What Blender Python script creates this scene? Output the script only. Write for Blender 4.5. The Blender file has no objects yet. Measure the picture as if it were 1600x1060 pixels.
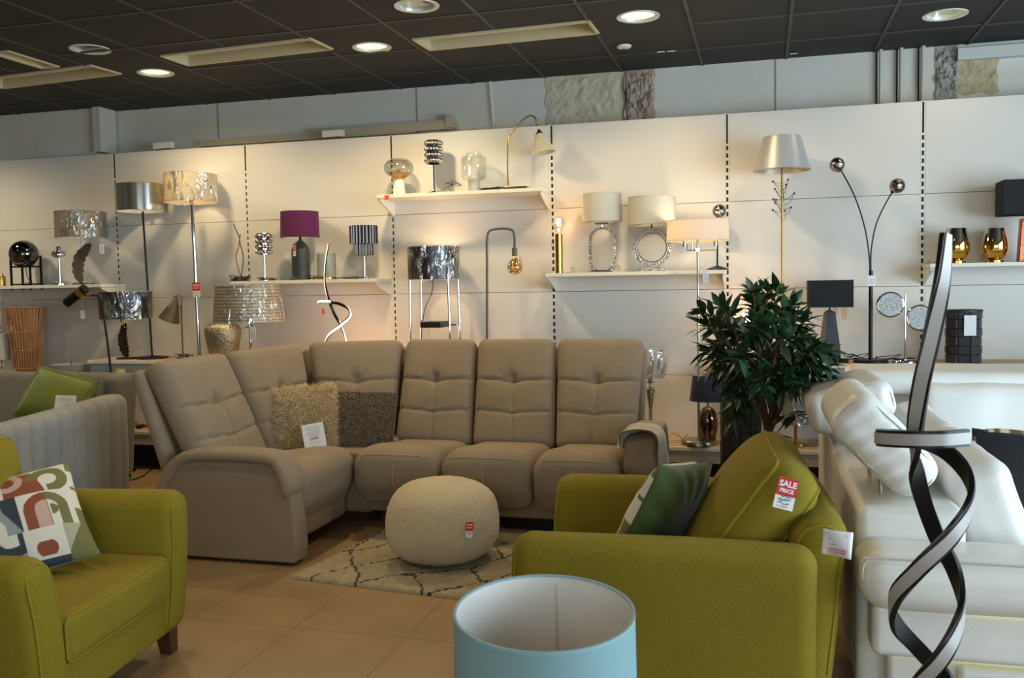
import bpy, bmesh, math, random
from mathutils import Vector, Matrix, noise
R = math.radians
PI = math.pi
SC = bpy.context.scene
COL = SC.collection

# ---------------------------------------------------------------- camera
FPX = 1430.0; EYE = 1.38; YAW = R(15.3); PIT = R(3.3); ROLL = 0.0175
fw = Vector((-math.sin(YAW)*math.cos(PIT), math.cos(YAW)*math.cos(PIT), -math.sin(PIT)))
r0 = Vector((math.cos(YAW), math.sin(YAW), 0)); u0 = r0.cross(fw)
rt = r0*math.cos(ROLL) - u0*math.sin(ROLL); up = rt.cross(fw)
CAM = Vector((0, 0, EYE))
cd = bpy.data.cameras.new('camera'); cam = bpy.data.objects.new('camera', cd); COL.objects.link(cam)
m = Matrix((rt, up, -fw)).transposed().to_4x4(); m.translation = CAM
cam.matrix_world = m
cd.sensor_fit = 'HORIZONTAL'; cd.sensor_width = 36.0; cd.lens = 36.0*FPX/1600.0
cd.clip_start = 0.05; cd.clip_end = 60
cd.dof.use_dof = True; cd.dof.focus_distance = 5.2; cd.dof.aperture_fstop = 9.0
SC.camera = cam

# ---------------------------------------------------------------- world, daylight, exposure
w = bpy.data.worlds.new('world'); SC.world = w; w.use_nodes = True
w.node_tree.nodes['Background'].inputs[0].default_value = (0.80, 0.90, 1.0, 1)
w.node_tree.nodes['Background'].inputs[1].default_value = 0.6
SC.view_settings.view_transform = 'Standard'; SC.view_settings.look = 'None'
SC.view_settings.exposure = 0.0; SC.view_settings.gamma = 1.0
SC.view_settings.use_curve_mapping = False

def area(name, loc, direction, sx, sy, power, color):
    l = bpy.data.lights.new(name, 'AREA'); l.shape = 'RECTANGLE'; l.size = sx; l.size_y = sy
    l.energy = power; l.color = color
    o = bpy.data.objects.new(name, l); COL.objects.link(o); o.location = loc
    o.rotation_euler = Vector(direction).to_track_quat('-Z', 'Y').to_euler()
    return o
area('window_daylight_right', (4.10, 2.3, 1.45), (-1, 0.10, -0.10), 3.9, 2.1, 300, (0.68, 0.87, 1.0))
area('window_daylight_front', (1.2, -2.85, 1.55), (0, 1, 0.02), 5.0, 2.2, 88, (0.85, 0.94, 1.0))

# ---------------------------------------------------------------- pixel helpers (a pixel and a plane give a point of the shop)
def ray(px, py): return fw + rt*((px-800)/FPX) - up*((py-530)/FPX)
def W(px, py, y): d = ray(px, py); return CAM + d*(y/d.y)
def Zp(px, py, z): d = ray(px, py); return CAM + d*((z-EYE)/d.z)
class Spot:
    # a place on a level (height z0) at depth Y seen in column px: gives scale and heights
    def __init__(s, px, Y, z0):
        py = 450.0
        for _ in range(6):
            p = W(px, py, Y); d = (p-CAM).dot(fw); py += (p.z-z0)*FPX/d
        s.p = W(px, py, Y); s.p.z = z0; s.px = px; s.Y = Y; s.z0 = z0
        s.s = (s.p-CAM).dot(fw)/FPX
    def h(s, py, px=None): return W(s.px if px is None else px, py, s.Y).z - s.z0
    def x(s, px, py): return W(px, py, s.Y).x - s.p.x
    def r(s, wpx): return wpx*s.s/2

# ---------------------------------------------------------------- materials
MATS = {}
def lin(c):
    if isinstance(c, str):
        c = tuple(int(c[i:i+2], 16)/255 for i in (0, 2, 4))
    return tuple(((x+.055)/1.055)**2.4 if x > .04045 else x/12.92 for x in c[:3])
def mat(name, color, rough=0.6, metal=0.0, bump=0.0, bscale=40.0, var=0.0, vscale=3.0, spec=None, coat=0.0, sheen=0.0,
        trans=0.0, emis=None, estr=0.0, alpha=1.0, weave=0.0, wscale=300.0, aniso=None, ior=None, var2=None):
    if name in MATS: return MATS[name]
    m = bpy.data.materials.new(name); m.use_nodes = True; MATS[name] = m
    nt = m.node_tree; b = nt.nodes['Principled BSDF']; N = nt.nodes.new; L = nt.links.new
    c = lin(color)
    b.inputs['Base Color'].default_value = (*c, 1); b.inputs['Roughness'].default_value = rough
    b.inputs['Metallic'].default_value = metal
    if spec is not None: b.inputs['Specular IOR Level'].default_value = spec
    if coat: b.inputs['Coat Weight'].default_value = coat
    if sheen:
        b.inputs['Sheen Weight'].default_value = sheen; b.inputs['Sheen Roughness'].default_value = .4
    if trans: b.inputs['Transmission Weight'].default_value = trans
    if ior: b.inputs['IOR'].default_value = ior
    if emis: b.inputs['Emission Color'].default_value = (*lin(emis), 1); b.inputs['Emission Strength'].default_value = estr
    if alpha < 1: b.inputs['Alpha'].default_value = alpha
    tc = N('ShaderNodeTexCoord')
    src = tc.outputs['Object']
    if var:
        n = N('ShaderNodeTexNoise'); n.inputs['Scale'].default_value = vscale; n.inputs['Detail'].default_value = 6
        n.inputs['Roughness'].default_value = .62
        L(src, n.inputs['Vector'])
        r = N('ShaderNodeValToRGB'); c2 = lin(var2) if var2 else tuple(x*(1-var) for x in c)
        r.color_ramp.elements[0].position = .32; r.color_ramp.elements[1].position = .68
        r.color_ramp.elements[0].color = (*c2, 1); r.color_ramp.elements[1].color = (*(tuple(min(1, x*(1+var*.5)) for x in c) if not var2 else c), 1)
        L(n.outputs['Fac'], r.inputs[0]); last = r.outputs[0]
        if weave:
            n2 = N('ShaderNodeTexNoise'); n2.inputs['Scale'].default_value = wscale; n2.inputs['Detail'].default_value = 2
            L(src, n2.inputs['Vector'])
            mx = N('ShaderNodeMix'); mx.data_type = 'RGBA'; mx.blend_type = 'MULTIPLY'; mx.inputs[0].default_value = weave
            r2 = N('ShaderNodeValToRGB'); r2.color_ramp.elements[0].position = .3; r2.color_ramp.elements[1].position = .7
            r2.color_ramp.elements[0].color = (.35, .35, .35, 1); r2.color_ramp.elements[1].color = (1.25, 1.25, 1.25, 1)
            L(n2.outputs['Fac'], r2.inputs[0]); L(last, mx.inputs[6]); L(r2.outputs[0], mx.inputs[7]); last = mx.outputs[2]
        L(last, b.inputs['Base Color'])
    if bump:
        n = N('ShaderNodeTexNoise'); n.inputs['Scale'].default_value = bscale; n.inputs['Detail'].default_value = 5
        L(src, n.inputs['Vector'])
        bp = N('ShaderNodeBump'); bp.inputs['Strength'].default_value = bump; bp.inputs['Distance'].default_value = .01
        L(n.outputs['Fac'], bp.inputs['Height']); L(bp.outputs[0], b.inputs['Normal'])
    return m

def attr_mat(name, rough=.7, bump=0, bscale=200, sheen=0):
    m = mat(name, (.5, .5, .5), rough, bump=bump, bscale=bscale, sheen=sheen)
    nt = m.node_tree; a = nt.nodes.new('ShaderNodeAttribute'); a.attribute_name = 'pattern'
    nt.links.new(a.outputs['Color'], nt.nodes['Principled BSDF'].inputs['Base Color'])
    return m

def film_mat(name, amount=.25, scale=9.0, tint=(1, 1, 1)):
    # crinkled clear plastic film: see-through with creased glossy glints
    if name in MATS: return MATS[name]
    m = bpy.data.materials.new(name); m.use_nodes = True; MATS[name] = m
    nt = m.node_tree; nt.nodes.clear(); N = nt.nodes.new; L = nt.links.new
    out = N('ShaderNodeOutputMaterial'); mix = N('ShaderNodeMixShader'); t = N('ShaderNodeBsdfTransparent'); g = N('ShaderNodeBsdfGlossy')
    t.inputs[0].default_value = (*tint, 1)
    g.inputs['Roughness'].default_value = .16; g.inputs['Color'].default_value = (.95, .97, 1, 1)
    tc = N('ShaderNodeTexCoord'); mp = N('ShaderNodeMapping'); mp.inputs['Scale'].default_value = (1, 1, .45); mp.inputs['Rotation'].default_value = (.5, .3, 0)
    n = N('ShaderNodeTexNoise'); n.inputs['Scale'].default_value = scale; n.inputs['Detail'].default_value = 3; n.inputs['Distortion'].default_value = 1.2
    bp = N('ShaderNodeBump'); bp.inputs['Strength'].default_value = 1.0; bp.inputs['Distance'].default_value = .05
    L(tc.outputs['Object'], mp.inputs[0]); L(mp.outputs[0], n.inputs['Vector']); L(n.outputs['Fac'], bp.inputs['Height']); L(bp.outputs[0], g.inputs['Normal'])
    mp2 = N('ShaderNodeMapping'); mp2.inputs['Scale'].default_value = (1, 1, .30); mp2.inputs['Rotation'].default_value = (.25, .2, 0)
    n2 = N('ShaderNodeTexNoise'); n2.inputs['Scale'].default_value = scale*1.3; n2.inputs['Detail'].default_value = 2; n2.inputs['Distortion'].default_value = 1.5
    r = N('ShaderNodeMapRange'); r.inputs[1].default_value = .46; r.inputs[2].default_value = .66; r.inputs[3].default_value = amount*.22; r.inputs[4].default_value = amount*2.4
    L(tc.outputs['Object'], mp2.inputs[0]); L(mp2.outputs[0], n2.inputs['Vector']); L(n2.outputs['Fac'], r.inputs[0]); L(r.outputs[0], mix.inputs[0])
    L(t.outputs[0], mix.inputs[1]); L(g.outputs[0], mix.inputs[2]); L(mix.outputs[0], out.inputs[0])
    return m

def glass_mat(name, tint=(1, 1, 1), amount=.12, rough=.02):
    # thin blown glass: mostly see-through, more mirror-like at grazing angles
    if name in MATS: return MATS[name]
    m = bpy.data.materials.new(name); m.use_nodes = True; MATS[name] = m
    nt = m.node_tree; nt.nodes.clear(); N = nt.nodes.new; L = nt.links.new
    out = N('ShaderNodeOutputMaterial'); mix = N('ShaderNodeMixShader'); t = N('ShaderNodeBsdfTransparent'); g = N('ShaderNodeBsdfGlossy')
    t.inputs[0].default_value = (*tint, 1); g.inputs['Roughness'].default_value = rough
    lw = N('ShaderNodeLayerWeight'); lw.inputs[0].default_value = .35
    ma = N('ShaderNodeMath'); ma.operation = 'MULTIPLY_ADD'; ma.inputs[1].default_value = .55; ma.inputs[2].default_value = amount; ma.use_clamp = True
    L(lw.outputs['Facing'], ma.inputs[0]); L(ma.outputs[0], mix.inputs[0])
    L(t.outputs[0], mix.inputs[1]); L(g.outputs[0], mix.inputs[2]); L(mix.outputs[0], out.inputs[0])
    return m

def cloth_shade(name, color, transl=.35, rough=.8):
    # lampshade cloth: part of the light goes through
    if name in MATS: return MATS[name]
    m = bpy.data.materials.new(name); m.use_nodes = True; MATS[name] = m
    nt = m.node_tree; nt.nodes.clear(); N = nt.nodes.new; L = nt.links.new
    out = N('ShaderNodeOutputMaterial'); mix = N('ShaderNodeMixShader'); d = N('ShaderNodeBsdfPrincipled'); t = N('ShaderNodeBsdfTranslucent')
    c = (*lin(color), 1); d.inputs['Base Color'].default_value = c; d.inputs['Roughness'].default_value = rough; t.inputs[0].default_value = c
    tc = N('ShaderNodeTexCoord'); n = N('ShaderNodeTexNoise'); n.inputs['Scale'].default_value = 250
    bp = N('ShaderNodeBump'); bp.inputs['Strength'].default_value = .15; bp.inputs['Distance'].default_value = .003
    L(tc.outputs['Object'], n.inputs['Vector']); L(n.outputs['Fac'], bp.inputs['Height']); L(bp.outputs[0], d.inputs['Normal'])
    mix.inputs[0].default_value = transl
    L(d.outputs[0], mix.inputs[1]); L(t.outputs[0], mix.inputs[2]); L(mix.outputs[0], out.inputs[0])
    return m

def glow(name, color, strength):
    return mat(name, color, .5, emis=color, estr=strength)

CHROME = mat('polished_chrome', (.86, .86, .88), .06, 1.0)
SATIN = mat('satin_nickel', (.66, .64, .60), .28, 1.0)
SMOKE = mat('smoked_mirror', (.42, .40, .39), .05, 1.0)
BRASS = mat('brushed_brass', (.74, .60, .32), .25, 1.0)
BLACK = mat('black_metal', (.055, .055, .06), .42, 0.3)
CABLE = mat('black_cable', (.04, .04, .045), .5)
WCABLE = mat('pale_clear_cable', (.70, .66, .56), .4)
WHITE = mat('white_laminate', (.88, .87, .82), .45)
PAPER = mat('white_paper', (.90, .91, .92), .7)
RED = mat('red_card', (.80, .09, .10), .55)
ORANGE = mat('orange_card', (.92, .30, .14), .55)
INK = mat('dark_ink', (.10, .12, .16), .8)
REDINK = mat('red_ink', (.75, .15, .16), .8)
GREYINK = mat('grey_ink', (.45, .46, .48), .8)
FILM = film_mat('clear_wrapping_film', .18)
FILM2 = film_mat('heavy_wrapping_film', .24, 12)

# ---------------------------------------------------------------- mesh builder
class MB:
    def __init__(s): s.v = []; s.f = []; s.c = None
    def add(s, vs, fs):
        o = len(s.v); s.v.extend([tuple(v) for v in vs]); s.f.extend([tuple(i+o for i in f) for f in fs]); return s
    def box(s, c, d, rz=0, M=None):
        x, y, z = (k/2 for k in d)
        vs = [Vector((a*x, b*y, e*z)) for a in (-1, 1) for b in (-1, 1) for e in (-1, 1)]
        if M: vs = [M @ v for v in vs]
        if rz:
            Q = Matrix.Rotation(rz, 3, 'Z'); vs = [Q @ v for v in vs]
        vs = [v+Vector(c) for v in vs]
        return s.add(vs, [(0, 1, 3, 2), (4, 6, 7, 5), (0, 4, 5, 1), (2, 3, 7, 6), (0, 2, 6, 4), (1, 5, 7, 3)])
    def lathe(s, prof, c=(0, 0, 0), n=40, close=True, mod=None, sx=1, sy=1):
        vs = []; fs = []; k = len(prof)
        for j, (r, z) in enumerate(prof):
            for i in range(n):
                a = 2*PI*i/n; q = r*(mod(i, j, a) if mod else 1)
                vs.append((c[0]+q*math.cos(a)*sx, c[1]+q*math.sin(a)*sy, c[2]+z))
        for j in range(k-1):
            for i in range(n):
                i2 = (i+1) % n; fs.append((j*n+i, j*n+i2, (j+1)*n+i2, (j+1)*n+i))
        if close:
            if prof[0][0] > 1e-5: fs.append(tuple(reversed(range(n))))
            if prof[-1][0] > 1e-5: fs.append(tuple(range((k-1)*n, k*n)))
        return s.add(vs, fs)
    def cyl(s, a, b, r, r2=None, n=20):
        return s.tube([a, b], r, n, r2=r2)
    def tube(s, pts, r, n=10, closed=False, r2=None, radii=None):
        P = [Vector(p) for p in pts]; k = len(P); vs = []; fs = []; prev = None
        for i, p in enumerate(P):
            if closed: t = P[(i+1) % k]-P[i-1]
            else: t = P[min(i+1, k-1)]-P[max(i-1, 0)]
            if t.length < 1e-9: t = Vector((0, 0, 1))
            t.normalize()
            if prev is None:
                a = Vector((0, 0, 1)) if abs(t.z) < .9 else Vector((1, 0, 0)); nn = t.cross(a).normalized()
            else:
                nn = prev-t*prev.dot(t)
                nn = nn.normalized() if nn.length > 1e-6 else t.orthogonal().normalized()
            prev = nn; b = t.cross(nn)
            rr = radii[i] if radii else (r if r2 is None else r+(r2-r)*i/(k-1))
            for j in range(n):
                a = 2*PI*j/n; vs.append(p+(nn*math.cos(a)+b*math.sin(a))*rr)
        m_ = k if closed else k-1
        for i in range(m_):
            for j in range(n):
                j2 = (j+1) % n; i2 = (i+1) % k
                fs.append((i*n+j, i*n+j2, i2*n+j2, i2*n+j))
        if not closed:
            fs.append(tuple(reversed(range(n)))); fs.append(tuple(range((k-1)*n, k*n)))
        return s.add(vs, fs)
    def ribbon(s, pts, nrm, wid, th, closed=False):
        # rectangular section swept along pts; nrm(i, p, t) gives the thin direction
        P = [Vector(p) for p in pts]; k = len(P); vs = []; fs = []
        for i, p in enumerate(P):
            t = (P[(i+1) % k]-P[i-1]) if closed else (P[min(i+1, k-1)]-P[max(i-1, 0)])
            t.normalize(); n = Vector(nrm(i, p, t)); n = (n-t*n.dot(t)).normalized(); b = t.cross(n)
            for sx, sy in ((-1, -1), (1, -1), (1, 1), (-1, 1)): vs.append(p+b*(sx*wid/2)+n*(sy*th/2))
        for i in range(k if closed else k-1):
            i2 = (i+1) % k
            for j in range(4): j2 = (j+1) % 4; fs.append((i*4+j, i*4+j2, i2*4+j2, i2*4+j))
        if not closed: fs.append((3, 2, 1, 0)); fs.append(tuple(range((k-1)*4, k*4)))
        return s.add(vs, fs)
    def sphere(s, c, r, n=24, m=14, sz=1, sx=1, sy=1):
        pr = [(r*math.sin(PI*j/m)+1e-6, -r*sz*math.cos(PI*j/m)) for j in range(m+1)]
        return s.lathe(pr, c, n, close=False, sx=sx, sy=sy)
    def rbox(s, d, r, fn=None, n=(10, 10, 6), M=None, off=(0, 0, 0), q=3):
        # box with rounded edges; fn moves each vertex (puffing, seams, bending)
        def coords(h, k):
            e = [h-r+r*math.tan(PI/4*i/q) for i in range(q+1)]
            inner = [-(h-r)+2*(h-r)*i/k for i in range(k+1)]
            return [-x for x in reversed(e)]+inner[1:-1]+e
        hx, hy, hz = (k/2 for k in d)
        r = min(r, hx*.999, hy*.999, hz*.999)
        cx, cy, cz = coords(hx, n[0]), coords(hy, n[1]), coords(hz, n[2])
        idx = {}; vs = []; fs = []
        def V(a, b, c):
            key = (a, b, c)
            if key in idx: return idx[key]
            p = Vector((cx[a], cy[b], cz[c]))
            i_ = Vector((max(-(hx-r), min(hx-r, p.x)), max(-(hy-r), min(hy-r, p.y)), max(-(hz-r), min(hz-r, p.z))))
            dd = p-i_
            if dd.length > 1e-9: p = i_+dd.normalized()*r
            if fn: p = Vector(fn(p.x, p.y, p.z))
            if M: p = M @ p
            p = p+Vector(off)
            idx[key] = len(vs); vs.append(p); return idx[key]
        X, Y, Z = len(cx)-1, len(cy)-1, len(cz)-1
        for a in range(X):
            for b in range(Y):
                fs.append((V(a, b, 0), V(a, b+1, 0), V(a+1, b+1, 0), V(a+1, b, 0)))
                fs.append((V(a, b, Z), V(a+1, b, Z), V(a+1, b+1, Z), V(a, b+1, Z)))
        for a in range(X):
            for c in range(Z):
                fs.append((V(a, 0, c), V(a+1, 0, c), V(a+1, 0, c+1), V(a, 0, c+1)))
                fs.append((V(a, Y, c), V(a, Y, c+1), V(a+1, Y, c+1), V(a+1, Y, c)))
        for b in range(Y):
            for c in range(Z):
                fs.append((V(0, b, c), V(0, b, c+1), V(0, b+1, c+1), V(0, b+1, c)))
                fs.append((V(X, b, c), V(X, b+1, c), V(X, b+1, c+1), V(X, b, c+1)))
        return s.add(vs, fs)
    def prism(s, poly, y0, y1, axis='y', M=None):
        # poly in (x,z) extruded along y
        k = len(poly)
        vs = [Vector((a, y0, b)) for a, b in poly]+[Vector((a, y1, b)) for a, b in poly]
        if M: vs = [M @ v for v in vs]
        fs = [tuple(range(k)), tuple(reversed(range(k, 2*k)))]
        for i in range(k): j = (i+1) % k; fs.append((i, i+k, j+k, j))
        return s.add(vs, fs)
    def build(s, name, m, parent=None, smooth=True, ang=35, bevel=0, label=None, attr=None):
        me = bpy.data.meshes.new(name); me.from_pydata(s.v, [], s.f); me.validate(); me.update()
        bm = bmesh.new(); bm.from_mesh(me); bmesh.ops.recalc_face_normals(bm, faces=bm.faces); bm.to_mesh(me); bm.free()
        if attr:
            at = me.color_attributes.new('pattern', 'FLOAT_COLOR', 'POINT')
            for i, c in enumerate(attr): at.data[i].color = (*c, 1)
        if smooth:
            me.polygons.foreach_set('use_smooth', [True]*len(me.polygons)); me.set_sharp_from_angle(angle=R(ang))
        me.materials.append(m)
        o = bpy.data.objects.new(name, me); COL.objects.link(o)
        if parent: o.parent = parent
        if bevel:
            b = o.modifiers.new('bevel', 'BEVEL'); b.width = bevel; b.segments = 2; b.limit_method = 'ANGLE'; b.angle_limit = R(40)
        if label: o['label'] = label
        return o

def thing(name, label, cat, loc=(0, 0, 0), rz=0, group=None, rot=None):
    o = bpy.data.objects.new(name, None); COL.objects.link(o); o.empty_display_size = .05
    o.location = loc; o.rotation_euler = rot if rot else (0, 0, rz); o['label'] = label; o['category'] = cat
    if group: o['group'] = group
    return o
def tag(o, label, cat, group=None, kind=None):
    if label: o['label'] = label; o['category'] = cat
    if group: o['group'] = group
    if kind: o['kind'] = kind
    return o
def struct(name, mb, m, parent=None, **k):
    o = mb.build(name, m, parent, **k)
    if not parent: o['kind'] = 'structure'
    return o
def text(s_, size, M, m, parent, name='lettering', ext=.0006, align='CENTER', bold=0.0):
    c = bpy.data.curves.new(name, 'FONT'); c.body = s_; c.size = size; c.extrude = ext; c.align_x = align; c.align_y = 'CENTER'; c.offset = bold
    c.resolution_u = 2
    o = bpy.data.objects.new(name, c); COL.objects.link(o)
    dg = bpy.context.evaluated_depsgraph_get(); me = bpy.data.meshes.new_from_object(o.evaluated_get(dg))
    bpy.data.objects.remove(o); me.transform(M); me.materials.clear(); me.materials.append(m); me.name = name
    o = bpy.data.objects.new(name, me); COL.objects.link(o); o.parent = parent; return o

def crom(pts, k=8, closed=False):
    P = [Vector(p) for p in pts]; n = len(P); out = []
    for i in range(n if closed else n-1):
        if closed: a, b, c, d = P[i-1], P[i], P[(i+1) % n], P[(i+2) % n]
        else: a, b, c, d = P[max(i-1, 0)], P[i], P[i+1], P[min(i+2, n-1)]
        for j in range(k):
            t = j/k; out.append(.5*((2*b)+(c-a)*t+(2*a-5*b+4*c-d)*t*t+(3*b-a-3*c+d)*t**3))
    if not closed: out.append(P[-1])
    return out
# ================================================================ THE ROOM
CZ = 2.93; WY = 6.75; PY = 6.51
XL, XR, YF = -8.2, 4.3, -3.0
BAYS = [-6.404, -5.164, -3.945, -2.702, -1.460, -.228, 1.013, 2.254, 3.495]

def floor_mat():
    m = mat('vinyl_stone_tiles', '987E5C', .34, var=.20, vscale=1.6, bump=.06, bscale=6, spec=.35)
    nt = m.node_tree; b = nt.nodes['Principled BSDF']; N = nt.nodes.new; L = nt.links.new
    src = b.inputs['Base Color'].links[0].from_socket
    tc = N('ShaderNodeTexCoord'); mp = N('ShaderNodeMapping'); mp.inputs['Location'].default_value = (1.845, -3.30, 0)
    br = N('ShaderNodeTexBrick'); br.offset = 0; br.inputs['Scale'].default_value = 1; br.inputs['Brick Width'].default_value = .485
    br.inputs['Row Height'].default_value = .97; br.inputs['Mortar Size'].default_value = .0025; br.inputs['Mortar Smooth'].default_value = .2
    br.inputs['Color1'].default_value = (1, 1, 1, 1); br.inputs['Color2'].default_value = (.90, .89, .87, 1); br.inputs['Mortar'].default_value = (.45, .42, .38, 1)
    mx = N('ShaderNodeMix'); mx.data_type = 'RGBA'; mx.blend_type = 'MULTIPLY'; mx.inputs[0].default_value = 1
    L(tc.outputs['Object'], mp.inputs[0]); L(mp.outputs[0], br.inputs['Vector']); L(src, mx.inputs[6]); L(br.outputs[0], mx.inputs[7]); L(mx.outputs[2], b.inputs['Base Color'])
    return m
struct('floor', MB().box(((XL+XR)/2, (YF+WY)/2, -.05), (XR-XL, WY-YF, .1)), floor_mat())

def plaster_mat():
    m = mat('old_painted_plaster', 'D6D2C8', .85, var=.16, vscale=1.4, bump=.35, bscale=14)
    nt = m.node_tree; b = nt.nodes['Principled BSDF']; N = nt.nodes.new; L = nt.links.new
    src = b.inputs['Base Color'].links[0].from_socket
    tc = N('ShaderNodeTexCoord'); mp = N('ShaderNodeMapping'); mp.inputs['Scale'].default_value = (1.3, 1, 6)
    n = N('ShaderNodeTexNoise'); n.inputs['Scale'].default_value = 1.1; n.inputs['Detail'].default_value = 7; n.inputs['Distortion'].default_value = .8
    r = N('ShaderNodeValToRGB'); r.color_ramp.elements[0].position = .35; r.color_ramp.elements[1].position = .62
    r.color_ramp.elements[0].color = (*lin('CFCFCB'), 1); r.color_ramp.elements[1].color = (*lin('D6CDB2'), 1)
    mx = N('ShaderNodeMix'); mx.data_type = 'RGBA'; mx.inputs[0].default_value = .45
    L(tc.outputs['Object'], mp.inputs[0]); L(mp.outputs[0], n.inputs['Vector']); L(n.outputs['Fac'], r.inputs[0])
    L(src, mx.inputs[6]); L(r.outputs[0], mx.inputs[7]); L(mx.outputs[2], b.inputs['Base Color'])
    return m
PLASTER = plaster_mat()
struct('wall_back', MB().box(((XL+XR)/2, WY+.05, CZ/2+.1), (XR-XL, .1, CZ+.2)), PLASTER)
PAINT = mat('painted_shop_wall', 'A9A294', .8, var=.06, vscale=2)
struct('wall_left', MB().box((XL-.05, (YF+WY)/2, CZ/2+.1), (.1, WY-YF, CZ+.2)), PAINT)
# right wall with the shop window whose daylight lights the room
ww = MB(); ww.box((XR+.05, (YF+WY)/2, .15), (.1, WY-YF, .3)); ww.box((XR+.05, (YF+WY)/2, 2.86), (.1, WY-YF, .5))
ww.box((XR+.05, 5.6, 1.45), (.1, 2.3, 2.32)); ww.box((XR+.05, -1.3, 1.45), (.1, 3.4, 2.32))
struct('wall_right', ww, PAINT)
wf = MB(); wf.box(((XL+XR)/2, YF-.05, .15), (XR-XL, .1, .3)); wf.box(((XL+XR)/2, YF-.05, 2.86), (XR-XL, .1, .5))
wf.box((-5.0, YF-.05, 1.45), (6.4, .1, 2.32)); wf.box((4.0, YF-.05, 1.45), (.6, .1, 2.32))
struct('wall_front', wf, PAINT)
FRM = mat('window_frame_grey', '55585A', .5)
PANE = glass_mat('window_glass', (.96, .99, 1), .05)
def window(name, axis, c, length, z0, z1, n):
    f = MB(); g = MB(); h = z1-z0
    def bx(mb, t, z, dt, dz, th):
        mb.box((c[0], c[1]+t, z) if axis == 'y' else (c[0]+t, c[1], z), (th, dt, dz) if axis == 'y' else (dt, th, dz))
    for i in range(n+1): bx(f, -length/2+length*i/n, (z0+z1)/2, .06, h, .07)
    bx(f, 0, z0+.03, length, .06, .07); bx(f, 0, z1-.03, length, .06, .07)
    o = struct(name, f, FRM); bx(g, 0, (z0+z1)/2, length, h-.02, .008); g.build('window_pane', PANE, o)
window('window_1', 'y', (XR+.05, 2.42, 0), 4.1, .3, 2.61, 3)
window('window_2', 'x', (.95, YF-.05, 0), 5.5, .3, 2.61, 4)

# ceiling slab with the openings of the recessed lights
CEIL = mat('charcoal_ceiling_tile', '282828', .8, var=.12, vscale=2.2, bump=.25, bscale=120)
DOWN = [(-4.112, 5.003, 0), (-4.131, 5.68, 2), (-2.416, 5.542, 3), (-1.829, 4.82, 0), (-.69, 5.419, 2.0), (1.043, 5.966, .25)]
TROF = [(-3.23, 5.38, 1.12, .28, -3.5), (-1.53, 5.555, 1.12, .28, -2.0), (-4.93, 5.52, 1.12, .28, -5), (-4.68, 5.08, .14, .44, 0)]
cm = MB().box(((XL+XR)/2, (YF+WY)/2, CZ+.1), (XR-XL, WY-YF, .2)).build('ceiling', CEIL, smooth=False); cm['kind'] = 'structure'
cut = MB()
for x, y, e in DOWN: cut.lathe([(.115, -.05), (.115, .14)], (x, y, CZ), 36)
for x, y, a, b, rz in TROF: cut.box((x, y, CZ+.02), (a, b, .14), rz=R(rz))
co = cut.build('cutter', CEIL, smooth=False)
bo = cm.modifiers.new('b', 'BOOLEAN'); bo.operation = 'DIFFERENCE'; bo.object = co; bo.solver = 'EXACT'
dg = bpy.context.evaluated_depsgraph_get(); nm = bpy.data.meshes.new_from_object(cm.evaluated_get(dg))
cm.modifiers.clear(); cm.data = nm; bpy.data.objects.remove(co)
GRID = mat('ceiling_grid_bar', '3B3B3A', .55)
g = MB(); x = -.98-.574*12
while x < XR: 
    cuts = sorted([(t_[1]-t_[3]/2-.03, t_[1]+t_[3]/2+.03) for t_ in TROF if abs(x-t_[0]) < t_[2]/2+.02]); a_ = YF
    for c0_, c1_ in cuts+[(WY, WY)]:
        if c0_ > a_: g.box((x, (a_+c0_)/2, CZ-.002), (.020, c0_-a_, .007))
        a_ = c1_
    x += .574
gi = 0
yy = 6.27
def seg_ok(x0, x1, y):
    return not any(abs(y-t[1]) < .2 and x1 > t[0]-t[2]/2-.02 and x0 < t[0]+t[2]/2+.02 for t in TROF)
while yy > YF:
    x = -.98-.574*12
    while x < XR:
        if seg_ok(x, x+.574, yy): g.box((x+.287, yy, CZ-.002), (.55, .022, .008))
        x += .574
    yy -= .612
struct('trim_1', g, GRID)
TRW = mat('cream_luminaire_body', 'C9BE9A', .5)
# recessed linear luminaires, switched off
tl = ['long empty recessed ceiling trough between two ceiling downlights, above the silver drum shade', 'long recessed ceiling trough nearest the middle of the ceiling, above the pleated brass lamp',
      'recessed ceiling trough at far left above the end of the wall panels', 'short pale strip light across the ceiling in the upper left corner']
for k, (x, y, a, b, rz) in enumerate(TROF):
    t = thing('recessed_ceiling_light', tl[k], 'ceiling light', (x, y, CZ), R(rz), group='recessed ceiling troughs')
    f = MB(); w_ = .018
    for s in (-1, 1):
        f.box((0, s*(b/2-.004), .0), (a, w_, .02)); f.box((s*(a/2-.004), 0, .0), (w_, b, .02))
    f.build('frame', TRW, t)
    h = MB(); th = .004
    for s in (-1, 1):
        h.box((0, s*(b/2-.012), .045), (a-.02, th, .08)); h.box((s*(a/2-.012), 0, .045), (th, b-.02, .08))
    h.box((0, 0, .084), (a-.02, b-.02, th)); h.build('housing', TRW, t)
    if a > .5: MB().tube([(-a/2+.05, .05, .05), (a/2-.05, .05, .05)], .013, 12).build('tube', mat('unlit_tube', 'D8D6CC', .4), t)
REFL = mat('downlight_reflector', 'E2E2D8', .22, .35)
dl = ['unlit round ceiling downlight leftmost, above the cream plaster pier', 'lit round ceiling downlight above the silver drum floor lamp', 'lit round ceiling downlight in the middle left, between two ceiling troughs',
      'unlit round ceiling downlight cut off by the top edge of the photo', 'lit round ceiling downlight above the cracked brown plaster', 'dim round ceiling downlight at far right above the white wall box']
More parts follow.
